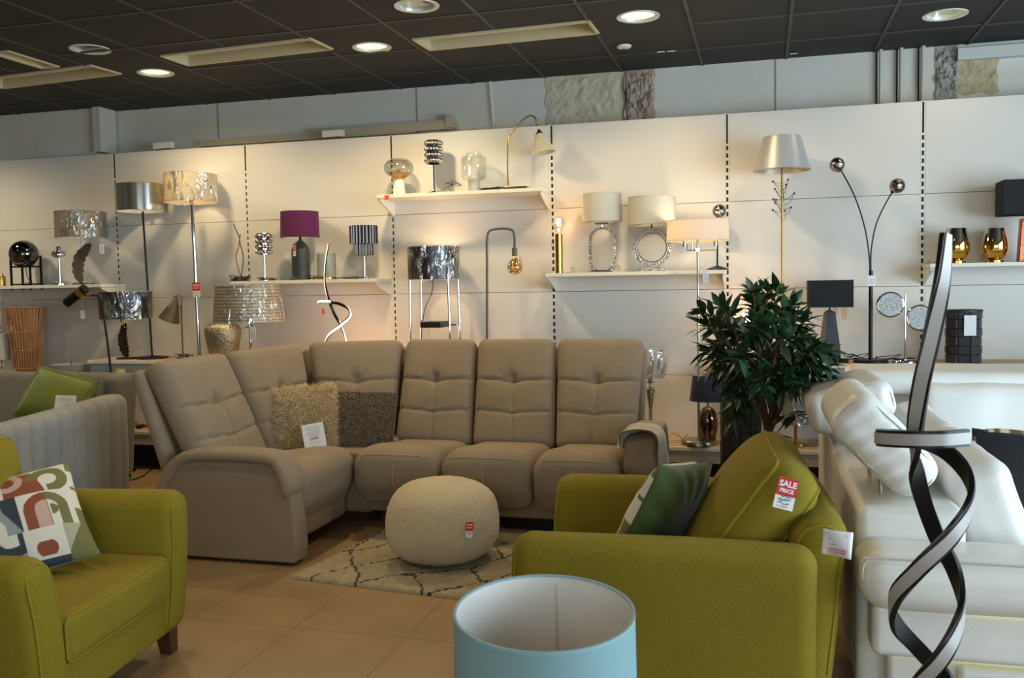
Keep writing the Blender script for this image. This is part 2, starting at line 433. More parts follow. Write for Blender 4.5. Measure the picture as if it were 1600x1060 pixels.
for k, (x, y, e) in enumerate(DOWN):
    t = thing('ceiling_downlight', dl[k], 'ceiling light', (x, y, CZ), 0, group='round ceiling downlights')
    MB().lathe([(.100, -.001), (.124, -.004), (.126, .002), (.112, .004), (.100, .004)], n=48, close=False).build('rim', mat('downlight_rim', 'E6E6DE', .35), t)
    MB().lathe([(.103, .0), (.085, .05), (.05, .10), (.0001, .112)], n=48, close=False).build('reflector', REFL, t)
    bl = MB(); bl.tube([(-.05, 0, .055), (.05, 0, .055)], .014, 12); bl.tube([(-.05, .035, .055), (.05, .035, .055)], .014, 12)
    bl.build('bulb', glow('downlight_tube_%d' % k, 'EFFFE0', e*6) if e else mat('unlit_tube', 'D8D6CC', .4), t)
    MB().lathe([(.099, .012), (.0001, .012)], n=40, close=False).build('cover_glass', glow('downlight_cover_%d' % k, 'E6FFC8', 1.25) if e >= 2 else glass_mat('downlight_glass', (.97, 1, .97), .10), t)
    if e:
        l = bpy.data.lights.new('downlight_beam', 'SPOT'); l.energy = 34*e; l.spot_size = R(165); l.spot_blend = .6; l.color = (1, .76, .42); l.shadow_soft_size = .08
        o = bpy.data.objects.new('downlight_beam', l); COL.objects.link(o); o.parent = t; o.location = (0, 0, -.015)
for k, (x, y, pw) in enumerate([(-6.2, 3.9, 30), (-4.4, 3.3, 30), (-2.4, 3.3, 26), (-.6, 3.3, 18), (-6.2, 1.2, 26), (-4.4, 1.2, 26), (-2.4, 1.2, 26), (-.6, .9, 20), (-4.4, -1.2, 22), (-2.0, -1.2, 22), (-6.4, 5.6, 60)]):
    # extra unseen downlights added to brighten the shop floor and the left wall
    t = thing('ceiling_downlight', 'added round downlight brightening the shop floor, out of view', 'ceiling light', (x, y, CZ), 0, group='added round downlights out of view')
    MB().lathe([(.0001, -.003), (.100, -.003), (.124, -.005), (.126, -.001)], n=40, close=False).build('rim', MATS['downlight_rim'], t)
    MB().lathe([(.095, -.006), (.0001, -.006)], n=32, close=False).build('cover_glass', glow('added_downlight_glow', 'FFF3D2', 4), t)
    l = bpy.data.lights.new('downlight_beam', 'SPOT'); l.energy = pw*1.95; l.spot_size = R(150); l.spot_blend = .9; l.color = (1, .82, .54); l.shadow_soft_size = .10
    o = bpy.data.objects.new('downlight_beam', l); COL.objects.link(o); o.parent = t; o.location = (0, 0, -.02)
t = thing('smoke_detector', 'small round white detector on the dark ceiling beside the lit downlight', 'smoke detector', (-.859, 6.016, CZ-.004), 0)
MB().lathe([(.045, 0), (.048, -.004), (.044, -.014), (.012, -.018), (.0001, -.018)], n=32, close=False).build('housing', WHITE, t); MB().lathe([(.006, -.018), (.006, -.022), (.0001, -.022)], n=12, close=False).build('sensor', BLACK, t)
for i, (px, py) in enumerate([(1033, 81), (1049, 80), (1240, 84)]):
    p = Zp(px, py, CZ-.006)
    tag(MB().box(p, (.05, .022, .002)).build('ceiling_sticker', PAPER), ['small white sticker on the ceiling, left of a pair', 'small white sticker on the ceiling, right of a pair', 'small square white sticker on the ceiling above the silver shade'][i], 'sticker', 'white stickers on the ceiling')

# old plaster, pipes and boxes above the panels
def rough_slab(name, x0, x1, z0, z1, y, color, amp, seed, dark):
    mb = MB(); nx, nz = 40, 36; vs = []; fs = []
    for j in range(nz+1):
        for i in range(nx+1):
            x = x0+(x1-x0)*i/nx; z = z0+(z1-z0)*j/nz
            d = noise.fractal(Vector((x*9+seed, z*9, seed)), .6, 2.2, 5)*amp
            edge = min(i, nx-i, j, nz-j)/4
            if i in (0, nx): x += .02*noise.noise(Vector((z*14, seed, 0)))
            if j in (0,): z += .03*noise.noise(Vector((x*14, seed, 5)))
            vs.append((x, y-.004-(abs(d))*min(1, edge+.05), z))
    for j in range(nz):
        for i in range(nx): a = j*(nx+1)+i; fs.append((a, a+1, a+nx+2, a+nx+1))
    mb.add(vs, fs); m = mat(name+'_plaster_%d' % seed, color, .9, var=.5, vscale=16, bump=.8, bscale=45, var2=dark)
    o = mb.build('trim_%d' % seed, m, ang=60); o['kind'] = 'structure'
rough_slab('crumbled', -.955, -.745, 2.45, CZ, WY, 'BBAC9B', .05, 2, '99826F')
rough_slab('yellowed', -1.55, -.975, 2.45, CZ, WY, 'D2C8B0', .015, 3, 'BFB399')
rough_slab('flaked', 1.12, 1.26, 2.56, CZ, WY, 'B5B2A8', .05, 4, '807B72')
rough_slab('stained', 1.25, 1.50, 2.60, 2.86, WY, 'C0B594', .02, 5, 'A89A72')
p = MB(); p.tube([(-.962+.012*math.sin(k*1.7), WY-.015, 2.45+.06*k) for k in range(9)], .004, 6); struct('trim_6', p, mat('crack', '4A3A30', .9))
pm = mat('painted_pipe', 'C2C0B8', .6)
for i, (px, r_) in enumerate([(1376, .012), (1408, .013), (1442, .015)]):
    q = W(px, 120, WY-.04); struct('trim_%d' % (7+i), MB().tube([(q.x, WY-.04, 2.3), (q.x, WY-.04, CZ)], r_, 16), pm)
    struct('trim_%d' % (16+i), MB().box((q.x-.022, WY-.008, 2.62), (.008, .016, .62)), mat('dark_pipe_strip', '34322F', .9))  # narrow dark strip on the wall beside each pipe
struct('trim_10', MB().box((1.62, WY-.03, 2.855), (.74, .06, .075)), mat('pale_ducting', 'C9C9C4', .6))
struct('trim_11', MB().box(((-5.38+XL)/2, WY-.09, 2.3), (-5.38-XL, .18, 1.26)), PLASTER)
struct('trim_12', MB().box((-5.33-.03+.02, WY-.12, 2.745), (.07, .20, .37)), mat('pale_pier_paint', 'C4BFB4', .75))
struct('trim_13', MB().box((-3.52, WY-.05, 2.60), (1.9, .03, .05)).box((-2.85, WY-.055, 2.62), (1.2, .03, .07)).box((-2.29, WY-.06, 2.645), (.05, .05, .10)), mat('old_rail_paint', 'B0A68E', .8))
struct('trim_14', MB().box((-4.75, 6.60, 2.585), (.17, .05, .05)).box((-3.22, 6.60, 2.59), (.17, .05, .05)), WHITE)
q = W(770, 160, WY-.02)
struct('trim_15', MB().tube(crom([(q.x-.02, WY-.02, CZ), (q.x-.01, WY-.02, 2.8), (q.x, WY-.02, 2.65), (q.x+.02, WY-.02, 2.4)], 6), .006, 8), WHITE)
# joints in the old plaster
for i, px in enumerate([341, 652, 1212]):
    q = W(px, 170, WY); struct('trim_%d' % (30+i), MB().box((q.x, WY-.003, 2.6), (.008, .006, .66)), mat('plaster_joint', '98948A', .9))

# shop-fitting panels between slotted uprights
PANEL = mat('cream_wall_panel', 'D6D3CC', .38, var=.03, vscale=1.2, spec=.4)
for i in range(len(BAYS)-1):
    x0, x1 = BAYS[i]+.014, BAYS[i+1]-.014
    o = bpy.data.objects.new('wall_panel', None); COL.objects.link(o); o['kind'] = 'structure'; o.location = ((x0+x1)/2, PY, 0)
    zs = [.06, .735, 1.335, 1.935, 2.535]
    for a, b in zip(zs, zs[1:]): MB().box((0, .01, (a+b)/2), (x1-x0, .02, b-a-.003)).build('panel_board', PANEL, o, smooth=False, bevel=.001)
SLOT = mat('upright_slot', '17171A', .7)
for i, x in enumerate(BAYS):
    o = MB().box((x, PY+.012, 1.3), (.026, .02, 2.47)).build('wall_upright', WHITE); o['kind'] = 'structure'
    s = MB(); z = .1
    while z < 2.33: s.box((x, PY+.0015, z), (.014 if i > 3 else .010, .002, .030)); z += .05
    s.box((x, PY+.0015, 2.43), (.012, .002, .2)); s.build('slot_row', SLOT, o, smooth=False)

# ---------------------------------------------------------------- shelves
def shelf(label, x0, x1, z, depth=.30, bh=.13, group='wall shelves with slanted brackets', wood=False, name='wall_shelf'):
    t = thing(name, label, 'shelf', ((x0+x1)/2, PY, z), 0, group)
    L_ = x1-x0
    MB().box((0, -depth/2, -.0125), (L_, depth, .025)).build('shelf_board', WHITE, t, smooth=False, bevel=.002)
    for s in (-1, 1):
        MB().prism([(0, -.026), (-depth+.02, -.026), (-depth+.02, -.04), (0, -bh)], 0, .012,
                   M=Matrix.Translation((s*(L_/2-.012)-.006, 0, 0)) @ Matrix(((0, 1, 0), (1, 0, 0), (0, 0, 1))).to_4x4()).build('bracket', WHITE, t, smooth=False)
    if wood: MB().box((0, -depth/2+.004, .0015), (L_-.01, depth-.02, .003)).build('shelf_liner', mat('pale_wood_liner', 'C9A680', .5, var=.12, vscale=8), t, smooth=False)
    return t
shelf('white wall shelf at far left carrying the feather lamp', BAYS[0]+.01, BAYS[1]+.06, 1.455)
shelf('white wall shelf carrying the magenta drum shade lamp', BAYS[2]+.02, BAYS[3]-.02, 1.455)
shelf('highest white wall shelf, with the pleated brass lamp on it', BAYS[3]+.0, BAYS[4]-.01, 2.06, bh=.14)
shelf('white wall shelf carrying the oval and round mirror lamps', BAYS[4]+.01, BAYS[5]-.005, 1.465)
shelf('white wall shelf at far right carrying the gold glass lamps', BAYS[6]+.0, BAYS[7]-.01, 1.475)
LOWZ = .852; PLZ = .305
for i, (a, b, lb) in enumerate([(1, 2, 'low white shelf under the silver drum floor lamp, left of the beige sofa'), (2, 3, 'low shelf hidden behind the beige sofa, under the lit spiral lamp'), (3, 4, 'low shelf behind the beige sofa under the lamp with four chrome legs'),
                               (5, 6, 'low white shelf with pale wood top under the two-ball floor lamp'), (6, 7, 'low white shelf with pale wood top at far right behind the white sofa')]):
    t = shelf(lb, BAYS[a]+.01, BAYS[b]-.01, LOWZ, depth=.43, bh=.07, group='low display shelves', wood=True)
    MB().box((0, -.40, -.075), (BAYS[b]-BAYS[a]-.05, .015, .095)).build('apron', mat('pale_grey_apron', 'B4B2AC', .5), t, smooth=False)
for i in range(0, 8):
    lb = ['plinth shelf at the far left behind the grey sofa', 'plinth shelf seen between the grey and beige sofas', 'plinth shelf behind the corner of the beige sofa', 'plinth shelf behind the middle of the beige sofa', 'plinth shelf behind the right part of the beige sofa, under the candlestick lamp',
          'plinth shelf with pale wood top behind the leafy tree', 'plinth shelf behind the white sofa', 'plinth shelf at the far right end of the wall'][i]
    t = thing('plinth_shelf', lb, 'shelf', ((BAYS[i]+BAYS[i+1])/2, PY, 0), 0, 'plinth shelves along the wall')
    L_ = BAYS[i+1]-BAYS[i]-.01
    MB().box((0, -.235, PLZ-.0125), (L_, .47, .025)).build('shelf_board', WHITE, t, smooth=False, bevel=.002)
    MB().box((0, -.23, PLZ+.0015), (L_-.01, .44, .003)).build('shelf_liner', mat('pale_wood_liner', 'C9A680', .5, var=.12, vscale=8), t, smooth=False)
    MB().box((0, -.455, PLZ-.065), (L_, .015, .08)).build('apron', mat('pale_grey_apron', 'B4B2AC', .5), t, smooth=False)
    MB().box((0, -.15, .12), (L_, .30, .24)).build('plinth', mat('dark_plinth', '2A2523', .8), t, smooth=False)
# ================================================================ FURNITURE
def fabric(name, color, var=.10, sheen=.25, wscale=420, weave=.35, bump=.35):
    return mat(name, color, .88, var=var, vscale=3.5, weave=weave, wscale=wscale, bump=bump, bscale=380, sheen=sheen)
BEIGE = fabric('beige_woven_fabric', '93826B', wscale=230, weave=.25, sheen=.1, bump=.5)
BEIGE_D = fabric('beige_seam_thread', 'B3A58E', weave=.2)
OLIVE = fabric('olive_wool_fabric', '857509', .08, sheen=.0, wscale=320, weave=.45)
OLIVE_P = fabric('olive_piping', '8F8010', .05, sheen=.0)
GREY = fabric('grey_marl_fabric', '94938F', .10, wscale=300, weave=.6)
GREYG = fabric('grey_green_fabric', '6F7068', .10, wscale=300, weave=.5)
LEATHER = mat('white_leather', 'E0DED8', .36, var=.03, vscale=4, bump=.10, bscale=160, spec=.5)
LEATHER_S = mat('white_leather_seam', 'B9B2A2', .5)
WALNUT = mat('dark_walnut', '4A2B1C', .4, var=.3, vscale=9)
DARKLEG = mat('black_leg', '121212', .5)

def gq(x, w_): return math.exp(-(x/w_)**2)

def panel4(mb, bl, br, tl, tr, th, r, fn=None, n=(26, 34, 3), bow=0.0):
    # padded panel spanned by four corner points of its front face
    bl, br, tl, tr = map(Vector, (bl, br, tl, tr)); wd = ((br-bl).length+(tr-tl).length)/2; ht = ((tl-bl).length+(tr-br).length)/2
    nn = (br-bl+tr-tl).cross(tl-bl+tr-br).normalized()       # points to the front
    global PF
    def f(x, y, z):
        u = x/wd+.5; v = y/ht+.5
        dz = fn(2*u-1, v, z > 0) if fn else 0
        p = (bl*(1-u)+br*u)*(1-v)+(tl*(1-u)+tr*u)*v
        edge = bow*math.sin(PI*max(0, min(1, v)))
        return p+nn*(z-th/2+dz*(1 if z > 0 else 0)+edge)
    PF = (f, wd, ht, th)
    return mb.rbox((wd, ht, th), r, f, n)

def quilt(u, v, front):
    # lumbar padding with two sagging seams, a centre seam and a deep button dimple
    if not front: return 0
    d = .028*(1-u**4)*(1-(2*v-1)**6)
    h1 = .61-.035*(1-abs(u)); h2 = .33-.035*(1-abs(u))
    d -= .015*gq(v-h1, .013)+.013*gq(v-h2, .013)
    if v < .64: d -= .010*gq(u, .045)*min(1, (.64-v)*12)
    d -= .030*math.exp(-(u/.16)**2-((v-.60)/.055)**2)
    d += .010*max(0, 1-((v-.47)/.12)**2)*(1-u*u)
    d += .004*math.sin(u*23)*gq(v-.66, .05)*gq(u, .5)
    return d

def seam_line(pts, r=.0025): return MB().tube(crom(pts, 5), r, 6)

# ---------------------------------------------------------------- beige corner sofa
sofa = thing('corner_sofa', 'large beige fabric corner sofa with six tall quilted back panels', 'sofa', (-2.0, 5.2, 0))
SO = Vector(sofa.location)
def L3(p): return Vector(p)-SO
BP = [  # back panels: bottom-left, bottom-right, top-left, top-right, seen from the seat
    ((-2.76, 4.14, .40), (-2.75, 4.74, .40), (-2.985, 4.03, 1.035), (-2.99, 4.665, 1.04)),
    ((-2.75, 4.74, .40), (-2.66, 5.16, .40), (-2.985, 4.69, 1.04), (-2.885, 5.39, 1.05)),
    ((-2.66, 5.16, .40), (-2.24, 5.30, .40), (-2.87, 5.41, 1.055), (-2.285, 5.64, 1.055)),
    ((-2.24, 5.30, .40), (-1.735, 5.30, .40), (-2.265, 5.62, 1.06), (-1.785, 5.62, 1.06)),
    ((-1.725, 5.30, .40), (-1.21, 5.30, .40), (-1.770, 5.62, 1.06), (-1.262, 5.62, 1.06)),
    ((-1.20, 5.30, .40), (-.73, 5.30, .40), (-1.247, 5.62, 1.06), (-.700, 5.62, 1.06))]
for k, q in enumerate(BP):
    mb = MB(); panel4(mb, *[L3(p) for p in q], .13, .055, quilt, n=(30, 54, 3)); b = mb.build('backrest', BEIGE, sofa, ang=60)
    f_, wd_, ht_, th_ = PF
    for c_ in (.61, .33):
        MB().tube([Vector(f_(u_*wd_/2, (c_-.035*(1-abs(u_))-.5)*ht_, th_/2)) for u_ in [i/16*.9 for i in range(-16, 17)]], .0018, 6).build('seam', mat('dark_seam_thread', '74664F', .9), b)
    MB().tube([Vector(f_(0, (.07+.50*i/16-.5)*ht_, th_/2)) for i in range(17)], .0018, 6).build('seam', BEIGE_D, b)
# outer shells behind the back panels
sh = MB()
panel4(sh, L3((-2.88, 4.10, .13)), L3((-2.88, 4.75, .13)), L3((-3.085, 4.01, .985)), L3((-3.09, 4.66, .985)), .07, .03, n=(6, 8, 2))
sh.build('outer_back', BEIGE, sofa, ang=60)
sh = MB(); panel4(sh, L3((-2.90, 4.76, .13)), L3((-2.80, 5.36, .13)), L3((-3.09, 4.70, .99)), L3((-3.0, 5.46, .99)), .08, .03, n=(6, 8, 2))
panel4(sh, L3((-2.80, 5.38, .13)), L3((-2.24, 5.56, .13)), L3((-2.97, 5.52, .99)), L3((-2.28, 5.76, .99)), .08, .03, n=(6, 8, 2))
panel4(sh, L3((-2.22, 5.56, .13)), L3((-.72, 5.56, .13)), L3((-2.26, 5.76, .99)), L3((-.70, 5.76, .99)), .08, .03, n=(12, 8, 2))
sh.build('outer_back', BEIGE, sofa, ang=60)
def seat(x0, x1, y0, y1, z0, z1, front='-y', name='seat_cushion', cs=True):
    wd = x1-x0; dp = y1-y0; ht = z1-z0
    def f(x, y, z):
        t = (y/dp+.5) if front == '-y' else (.5-x/wd)       # 0 at the front edge
        a = (x/wd) if front == '-y' else (y/dp)
        puff = .028*(1-(2*a)**4)
        if z > 0: z += puff*(.5+.5*min(1, (1-t)*2))-.030*max(0, t-.2)+.02*gq(t-.25, .25)
        if t < .15 and z < 0:
            k = (.15-t)/.15*.05*min(1, -z/.09)
            if front == '-y': y += k
            else: x -= k
        if t < .35: z -= .004*gq(a, .02)
        return (x, y, z)
    mb = MB().rbox((wd, dp, ht), .085, f, n=(14, 16, 3) if front == '-y' else (16, 14, 3), off=((x0+x1)/2-SO.x, (y0+y1)/2-SO.y, (z0+z1)/2))
    o = mb.build(name, BEIGE, sofa, ang=60)
    zt = z1-.055
    if front == '-y' and cs:
        off = Vector(((x0+x1)/2-SO.x, (y0+y1)/2-SO.y, (z0+z1)/2))
        MB().tube([Vector(f(-wd/2+.06+(wd-.12)*i/14, -dp/2+.024, ht/2-.025))+off for i in range(15)], .0028, 6).build('seam', BEIGE_D, o)
        MB().tube([Vector(f(0, -dp/2-.0005, ht/2-.07-(ht-.15)*i/10))+off for i in range(11)], .0022, 6).build('seam', BEIGE_D, o)
    return o
def _v(mb): return mb.v, mb.f
seat(-2.235, -1.715, 4.66, 5.36, .17, .445)
seat(-1.710, -1.195, 4.66, 5.36, .17, .445)
seat(-1.190, -.74, 4.66, 5.36, .17, .445)
seat(-2.92, -2.24, 4.14, 4.80, .17, .450, front='+x')
# corner seat: a wedge whose short front closes the inner corner
mb = MB()
poly = [(-2.95, 4.805), (-2.25, 4.805), (-2.215, 4.83), (-2.20, 4.90), (-2.20, 5.50), (-2.95, 5.45)]
bmm = bmesh.new(); vb = [bmm.verts.new((x-SO.x, y-SO.y, .19)) for x, y in poly]; vt = [bmm.verts.new((x-SO.x, y-SO.y, .44)) for x, y in poly]
bmm.faces.new(vb[::-1]); bmm.faces.new(vt)
for i in range(6): j = (i+1) % 6; bmm.faces.new((vb[i], vb[j], vt[j], vt[i]))
me = bpy.data.meshes.new('seat_cushion'); bmm.to_mesh(me); bmm.free(); me.materials.append(BEIGE)
o = bpy.data.objects.new('seat_cushion', me); COL.objects.link(o); o.parent = sofa
bv = o.modifiers.new('bevel', 'BEVEL'); bv.width = .05; bv.segments = 5
me.polygons.foreach_set('use_smooth', [True]*len(me.polygons))
base = MB(); base.rbox((1.42, .60, .17), .03, off=(-1.48-SO.x, 5.10-SO.y, .185), n=(4, 2, 2))
base.rbox((.58, .62, .17), .03, off=(-2.60-SO.x, 4.46-SO.y, .165), n=(2, 2, 2))
base.rbox((.75, .62, .17), .05, off=(-2.54-SO.x, 5.12-SO.y, .165), n=(2, 2, 2)); base.build('base_frame', BEIGE, sofa)
for x, y in [(-1.17, 4.98), (-1.72, 4.98), (-.80, 4.98), (-2.25, 5.02), (-2.50, 4.35), (-2.86, 4.25), (-2.6, 5.45), (-1.2, 5.5), (-.8, 5.5)]:
    MB().box((x-SO.x, y-SO.y, .06), (.06, .06, .12)).build('leg', DARKLEG, sofa, bevel=.004)
def sofa_arm(M, throw=False):
    # side panel outline in (length, height), with a padded rail over the top
    out = crom([(-.02, .02, 0), (-.03, .20, 0), (.00, .36, 0), (.06, .49, 0), (.16, .545, 0), (.40, .555, 0), (.62, .545, 0), (.70, .48, 0), (.735, .30, 0), (.75, .10, 0), (.74, .02, 0)], 5)
    poly = [(p.x, p.y) for p in out]
    mb = MB(); mb.prism(poly, -.065, .065, M=M)
    a = mb.build('armrest', BEIGE, sofa, ang=50, bevel=.02)
    top = crom([(.705, .36, 0), (.70, .45, 0), (.655, .545, 0), (.60, .572, 0), (.40, .580, 0), (.17, .572, 0), (.07, .525, 0), (.0, .42, 0), (-.035, .33, 0)], 7)
    r_ = MB(); vs = []; k = len(top); n = 20
    for i, p in enumerate(top):
        t = (top[min(i+1, k-1)]-top[max(i-1, 0)]).normalized(); nr = Vector((-t.y, t.x, 0))
        e = min(1, min(i, k-1-i)/5+.25)
        for j in range(n):
            a_ = 2*PI*j/n; ca, sa = math.cos(a_), math.sin(a_)
            sx = math.copysign(abs(ca)**.6, ca)*.088*(.75+.25*e); sy = math.copysign(abs(sa)**.75, sa)*.034*e
            q = Vector((p.x, 0, p.y))+Vector((nr.x, 0, nr.y))*-sy+Vector((0, sx, 0)); vs.append(M @ q)
    fs = []
    for i in range(k-1):
        for j in range(n): j2 = (j+1) % n; fs.append((i*n+j, i*n+j2, (i+1)*n+j2, (i+1)*n+j))
    fs.append(tuple(range(n))); fs.append(tuple(range((k-1)*n, k*n)))
    r_.add(vs, fs); r_.build('arm_pad', BEIGE, a, ang=50)
Ml = Matrix.Translation(L3((-2.985, 4.10, 0))) @ Matrix.Diagonal((1, 1, .945, 1))
sofa_arm(Ml)
Mr = Matrix.Translation(L3((-.635, 5.58, 0))) @ Matrix.Rotation(R(-90), 4, 'Z') @ Matrix.Diagonal((1, 1, .945, 1))
sofa_arm(Mr)

# knitted throw over the right armrest
THROW = fabric('cream_knit', 'DDD5C4', .1, wscale=160, weave=.5, bump=.9)
tp = []; NT, NW = 44, 14; rngt = random.Random(4)
path = crom([(-.728, .50, 0), (-.726, .54, 0), (-.70, .573, 0), (-.635, .585, 0), (-.57, .573, 0), (-.540, .54, 0), (-.535, .45, 0), (-.528, .36, 0), (-.522, .24, 0)], 6)
vs = []; fs = []; k = len(path)
for side in (0, 1):
    for i, p in enumerate(path):
        t = (path[min(i+1, k-1)]-path[max(i-1, 0)]).normalized(); nr = Vector((-t.y, t.x))
        for j in range(NW+1):
            v = j/NW; y = 4.87+.27*v+.015*math.sin(i*.35)
            fold = .014*math.sin(v*PI*7+i*.12)+.004*math.sin(v*31)
            off = .006+fold*(.3+.7*min(1, abs(i-k*.4)/12)) + (.0 if side else .007)
            vs.append(Vector((p.x-nr.x*-off, y, p.y+nr.y*off)))
W_ = NW+1
for i in range(k-1):
    for j in range(NW):
        a = i*W_+j; fs.append((a, a+1, a+W_+1, a+W_)); b = a+k*W_; fs.append((b, b+W_, b+W_+1, b+1))
thr = MB(); thr.add(vs, fs)
for j in range(26):
    v = j/25; y = 4.87+.27*v
    thr.tube(crom([(-.520, y, .245), (-.515+.006*rngt.uniform(-1, 1), y+.01*rngt.uniform(-1, 1), .18), (-.510+.01*rngt.uniform(-1, 1), y+.015*rngt.uniform(-1, 1), .12+.02*rngt.random())], 4), .0035, 5)
tag(thr.build('throw_blanket', THROW, ang=70), 'cream knitted throw with fringe hanging over the beige sofa right arm', 'blanket')

# ---------------------------------------------------------------- fur cushions and price card on the sofa
def pillow(w_, h_, t_, n=24, pinch=.05):
    # square cushion in the x-z plane, front towards -y
    vs = []; fs = []; N1 = n+1
    def P(u, v, s):
        pu = 1-pinch*(1-v*v)*abs(u)**2; pv = 1-pinch*(1-u*u)*abs(v)**2
        th = t_/2*((1-abs(u)**2.6)*(1-abs(v)**2.6))**.55 if abs(u) < 1 and abs(v) < 1 else 0
        return (u*w_/2*pu, s*th, v*h_/2*pv)
    for s in (-1, 1):
        for j in range(N1):
            for i in range(N1): vs.append(P(math.sin((2*i/n-1)*PI/2), math.sin((2*j/n-1)*PI/2), s))
    for j in range(n):
        for i in range(n):
            a = j*N1+i; fs.append((a, a+1, a+N1+1, a+N1)); b = a+N1*N1; fs.append((b, b+N1, b+N1+1, b+1))
    mb = MB(); mb.add(vs, fs); return mb, P
def place(o, loc, rot): o.location = loc; o.rotation_euler = rot

def fur_cushion(label, w_, h_, t_, base_m, fur_m, count, length, curl, wid, loc, rot, seed):
    t = thing('fur_cushion', label, 'cushion', loc, 0, 'fur cushions on the beige sofa', rot=rot); rg = random.Random(seed)
    mb, P = pillow(w_, h_, t_, 18, .03); mb.build('cushion_body', base_m, t, ang=80)
    fm = [MB() for _ in fur_m]
    for _ in range(count):
        u, v = rg.uniform(-1, 1), rg.uniform(-1, 1); s = -1 if rg.random() < .9 else 1
        if rg.random() < .22:
            if rg.random() < .5: u = math.copysign(1-.02*rg.random(), u)
            else: v = math.copysign(1-.02*rg.random(), v)
        p = Vector(P(u, v, s)); d = Vector((u**3*.8, s*.55, v**3*.8+.05)).normalized()
        d = (d+Vector((rg.gauss(0, .35), rg.gauss(0, .25), rg.gauss(0, .35)-.25))).normalized()
        ll = length*rg.uniform(.6, 1.25); q = [p]; ph = rg.uniform(0, 6.3); c1 = d.orthogonal().normalized(); c2 = d.cross(c1)
        for i in range(1, 5):
            a = ph+i*curl; q.append(p+d*(ll*i/4)+(c1*math.cos(a)+c2*math.sin(a))*ll*.16+Vector((0, 0, -ll*.10*(i/4)**2)))
        k = rg.randrange(len(fm)); side = d.cross(Vector((rg.gauss(0, 1), rg.gauss(0, 1), rg.gauss(0, 1)))).normalized()
        pts = []
        for i, z in enumerate(q): pts.append(z-side*wid*(1-i/5)); pts.append(z+side*wid*(1-i/5))
        fm[k].add(pts, [(2*i, 2*i+1, 2*i+3, 2*i+2) for i in range(4)])
    for k, f in enumerate(fm): f.build('fur', fur_m[k], t, smooth=False)
    return t
fur_cushion('cream long-haired fur cushion on the corner seat of the beige sofa', .37, .37, .13, mat('cream_hide', 'A8966F', .9),
            [mat('cream_fur_a', 'E9D8B0', .75), mat('cream_fur_b', 'D2B98C', .75)], 9000, .042, 1.1, .0022, (-2.655, 4.93, .605), (R(-16), R(-3), R(24)), 1)
fur_cushion('short curly taupe brown fur cushion beside the cream fur cushion', .36, .33, .11, mat('brown_hide', '5E5040', .9),
            [mat('taupe_fur_a', 'A08C72', .7), mat('taupe_fur_b', '715F4A', .7)], 9000, .018, 2.0, .0024, (-2.315, 5.06, .59), (R(-20), R(2), R(12)), 2)

def card(name, label, cat, c, w_, h_, rot, m=PAPER, th=.0012, group=None):
    t = thing(name, label, cat, c, 0, group, rot=rot)
    MB().box((0, 0, 0), (w_, th, h_)).build('card', m, t, smooth=False)
    return t
TX = Matrix(((1, 0, 0), (0, 0, -1), (0, 1, 0))).to_4x4()          # text plane (x,y) -> card plane (x,z), facing -y
def on_card(x, z, y=-.0012): return Matrix.Translation((x, y, z)) @ TX
def rules(t, x, zs, ws, m, hgt=.0022, name='printed_lines'):
    mb = MB()
    for z, w_ in zip(zs, ws):
        a = -w_/2; rg = random.Random(int(z*1e5))
        while a < w_/2:
            l_ = rg.uniform(.5, 1.4)*hgt*3.4; l_ = min(l_, w_/2-a); mb.box((x+a+l_/2, -.0012, z), (l_, .0006, hgt)); a += l_+hgt*.9
    mb.build(name, m, t, smooth=False)
t = card('price_card', 'white printed price card leaning on the cream fur cushion', 'price card', (-2.50, 4.765, .525), .125, .165, (R(-14), R(-9), R(24)))
rules(t, 0, [.062, .052, .044, .034, .026, .018, .010], [.07, .085, .06, .08, .085, .07, .05], GREYINK)
text('£1999', .020, on_card(0, -.006), REDINK, t, 'price', bold=.0004); rules(t, 0, [-.025, -.034, -.055], [.07, .06, .05], mat('pale_red_ink', 'D8A0A0', .8), .0018, 'small_print')
MB().box((0, .018, -.081), (.125, .04, .003)).build('holder_foot', glass_mat('clear_acrylic', (.97, .98, 1), .2), t)

# ---------------------------------------------------------------- pouffe
BOU = mat('ivory_boucle', 'D3C19D', .95, var=.14, vscale=90, bump=1.0, bscale=170, sheen=.3)
pf = thing('pouffe', 'round ivory boucle pouffe standing on the patterned rug', 'pouffe', (-1.545, 4.27, .020))
mb = MB(); n, mm = 120, 80; vs = []; fs = []
for j in range(mm+1):
    a = -PI/2+PI*j/mm
    ca, sa = math.cos(a), math.sin(a)
    r_ = .285*abs(ca)**(.66 if sa > 0 else .60); z = .190+(.212 if sa > 0 else .19)*math.copysign(abs(sa)**(.88 if sa > 0 else .80), sa)
    if j < 12: r_ *= .98
    for i in range(n):
        b = 2*PI*i/n; p = Vector((r_*math.cos(b), r_*math.sin(b), z)); d = noise.noise(p*75)*.0035+noise.noise(p*6)*.006
        vs.append(p+Vector((math.cos(b)*abs(ca), math.sin(b)*abs(ca), sa)).normalized()*d)
for j in range(mm):
    for i in range(n): i2 = (i+1) % n; fs.append((j*n+i, j*n+i2, (j+1)*n+i2, (j+1)*n+i))
mb.add(vs, fs); mb.build('body', BOU, pf, ang=180)
q = W(757, 817, 4.10)
t = card('sale_tag', 'small red and white sale tag pinned on the ivory pouffe', 'price tag', (-1.335, 4.055, .235), .034, .075, (R(0), R(4), R(28)))
MB().box((0, -.0014, .016), (.034, .001, .043)).build('red_panel', RED, t, smooth=False); text('SALE', .012, on_card(0, .024, -.002), PAPER, t, bold=.0004); text('PRICE', .009, on_card(0, .010, -.002), PAPER, t, bold=.0003)
rules(t, 0, [-.014, -.022], [.022, .024], INK, .002, 'handwriting')
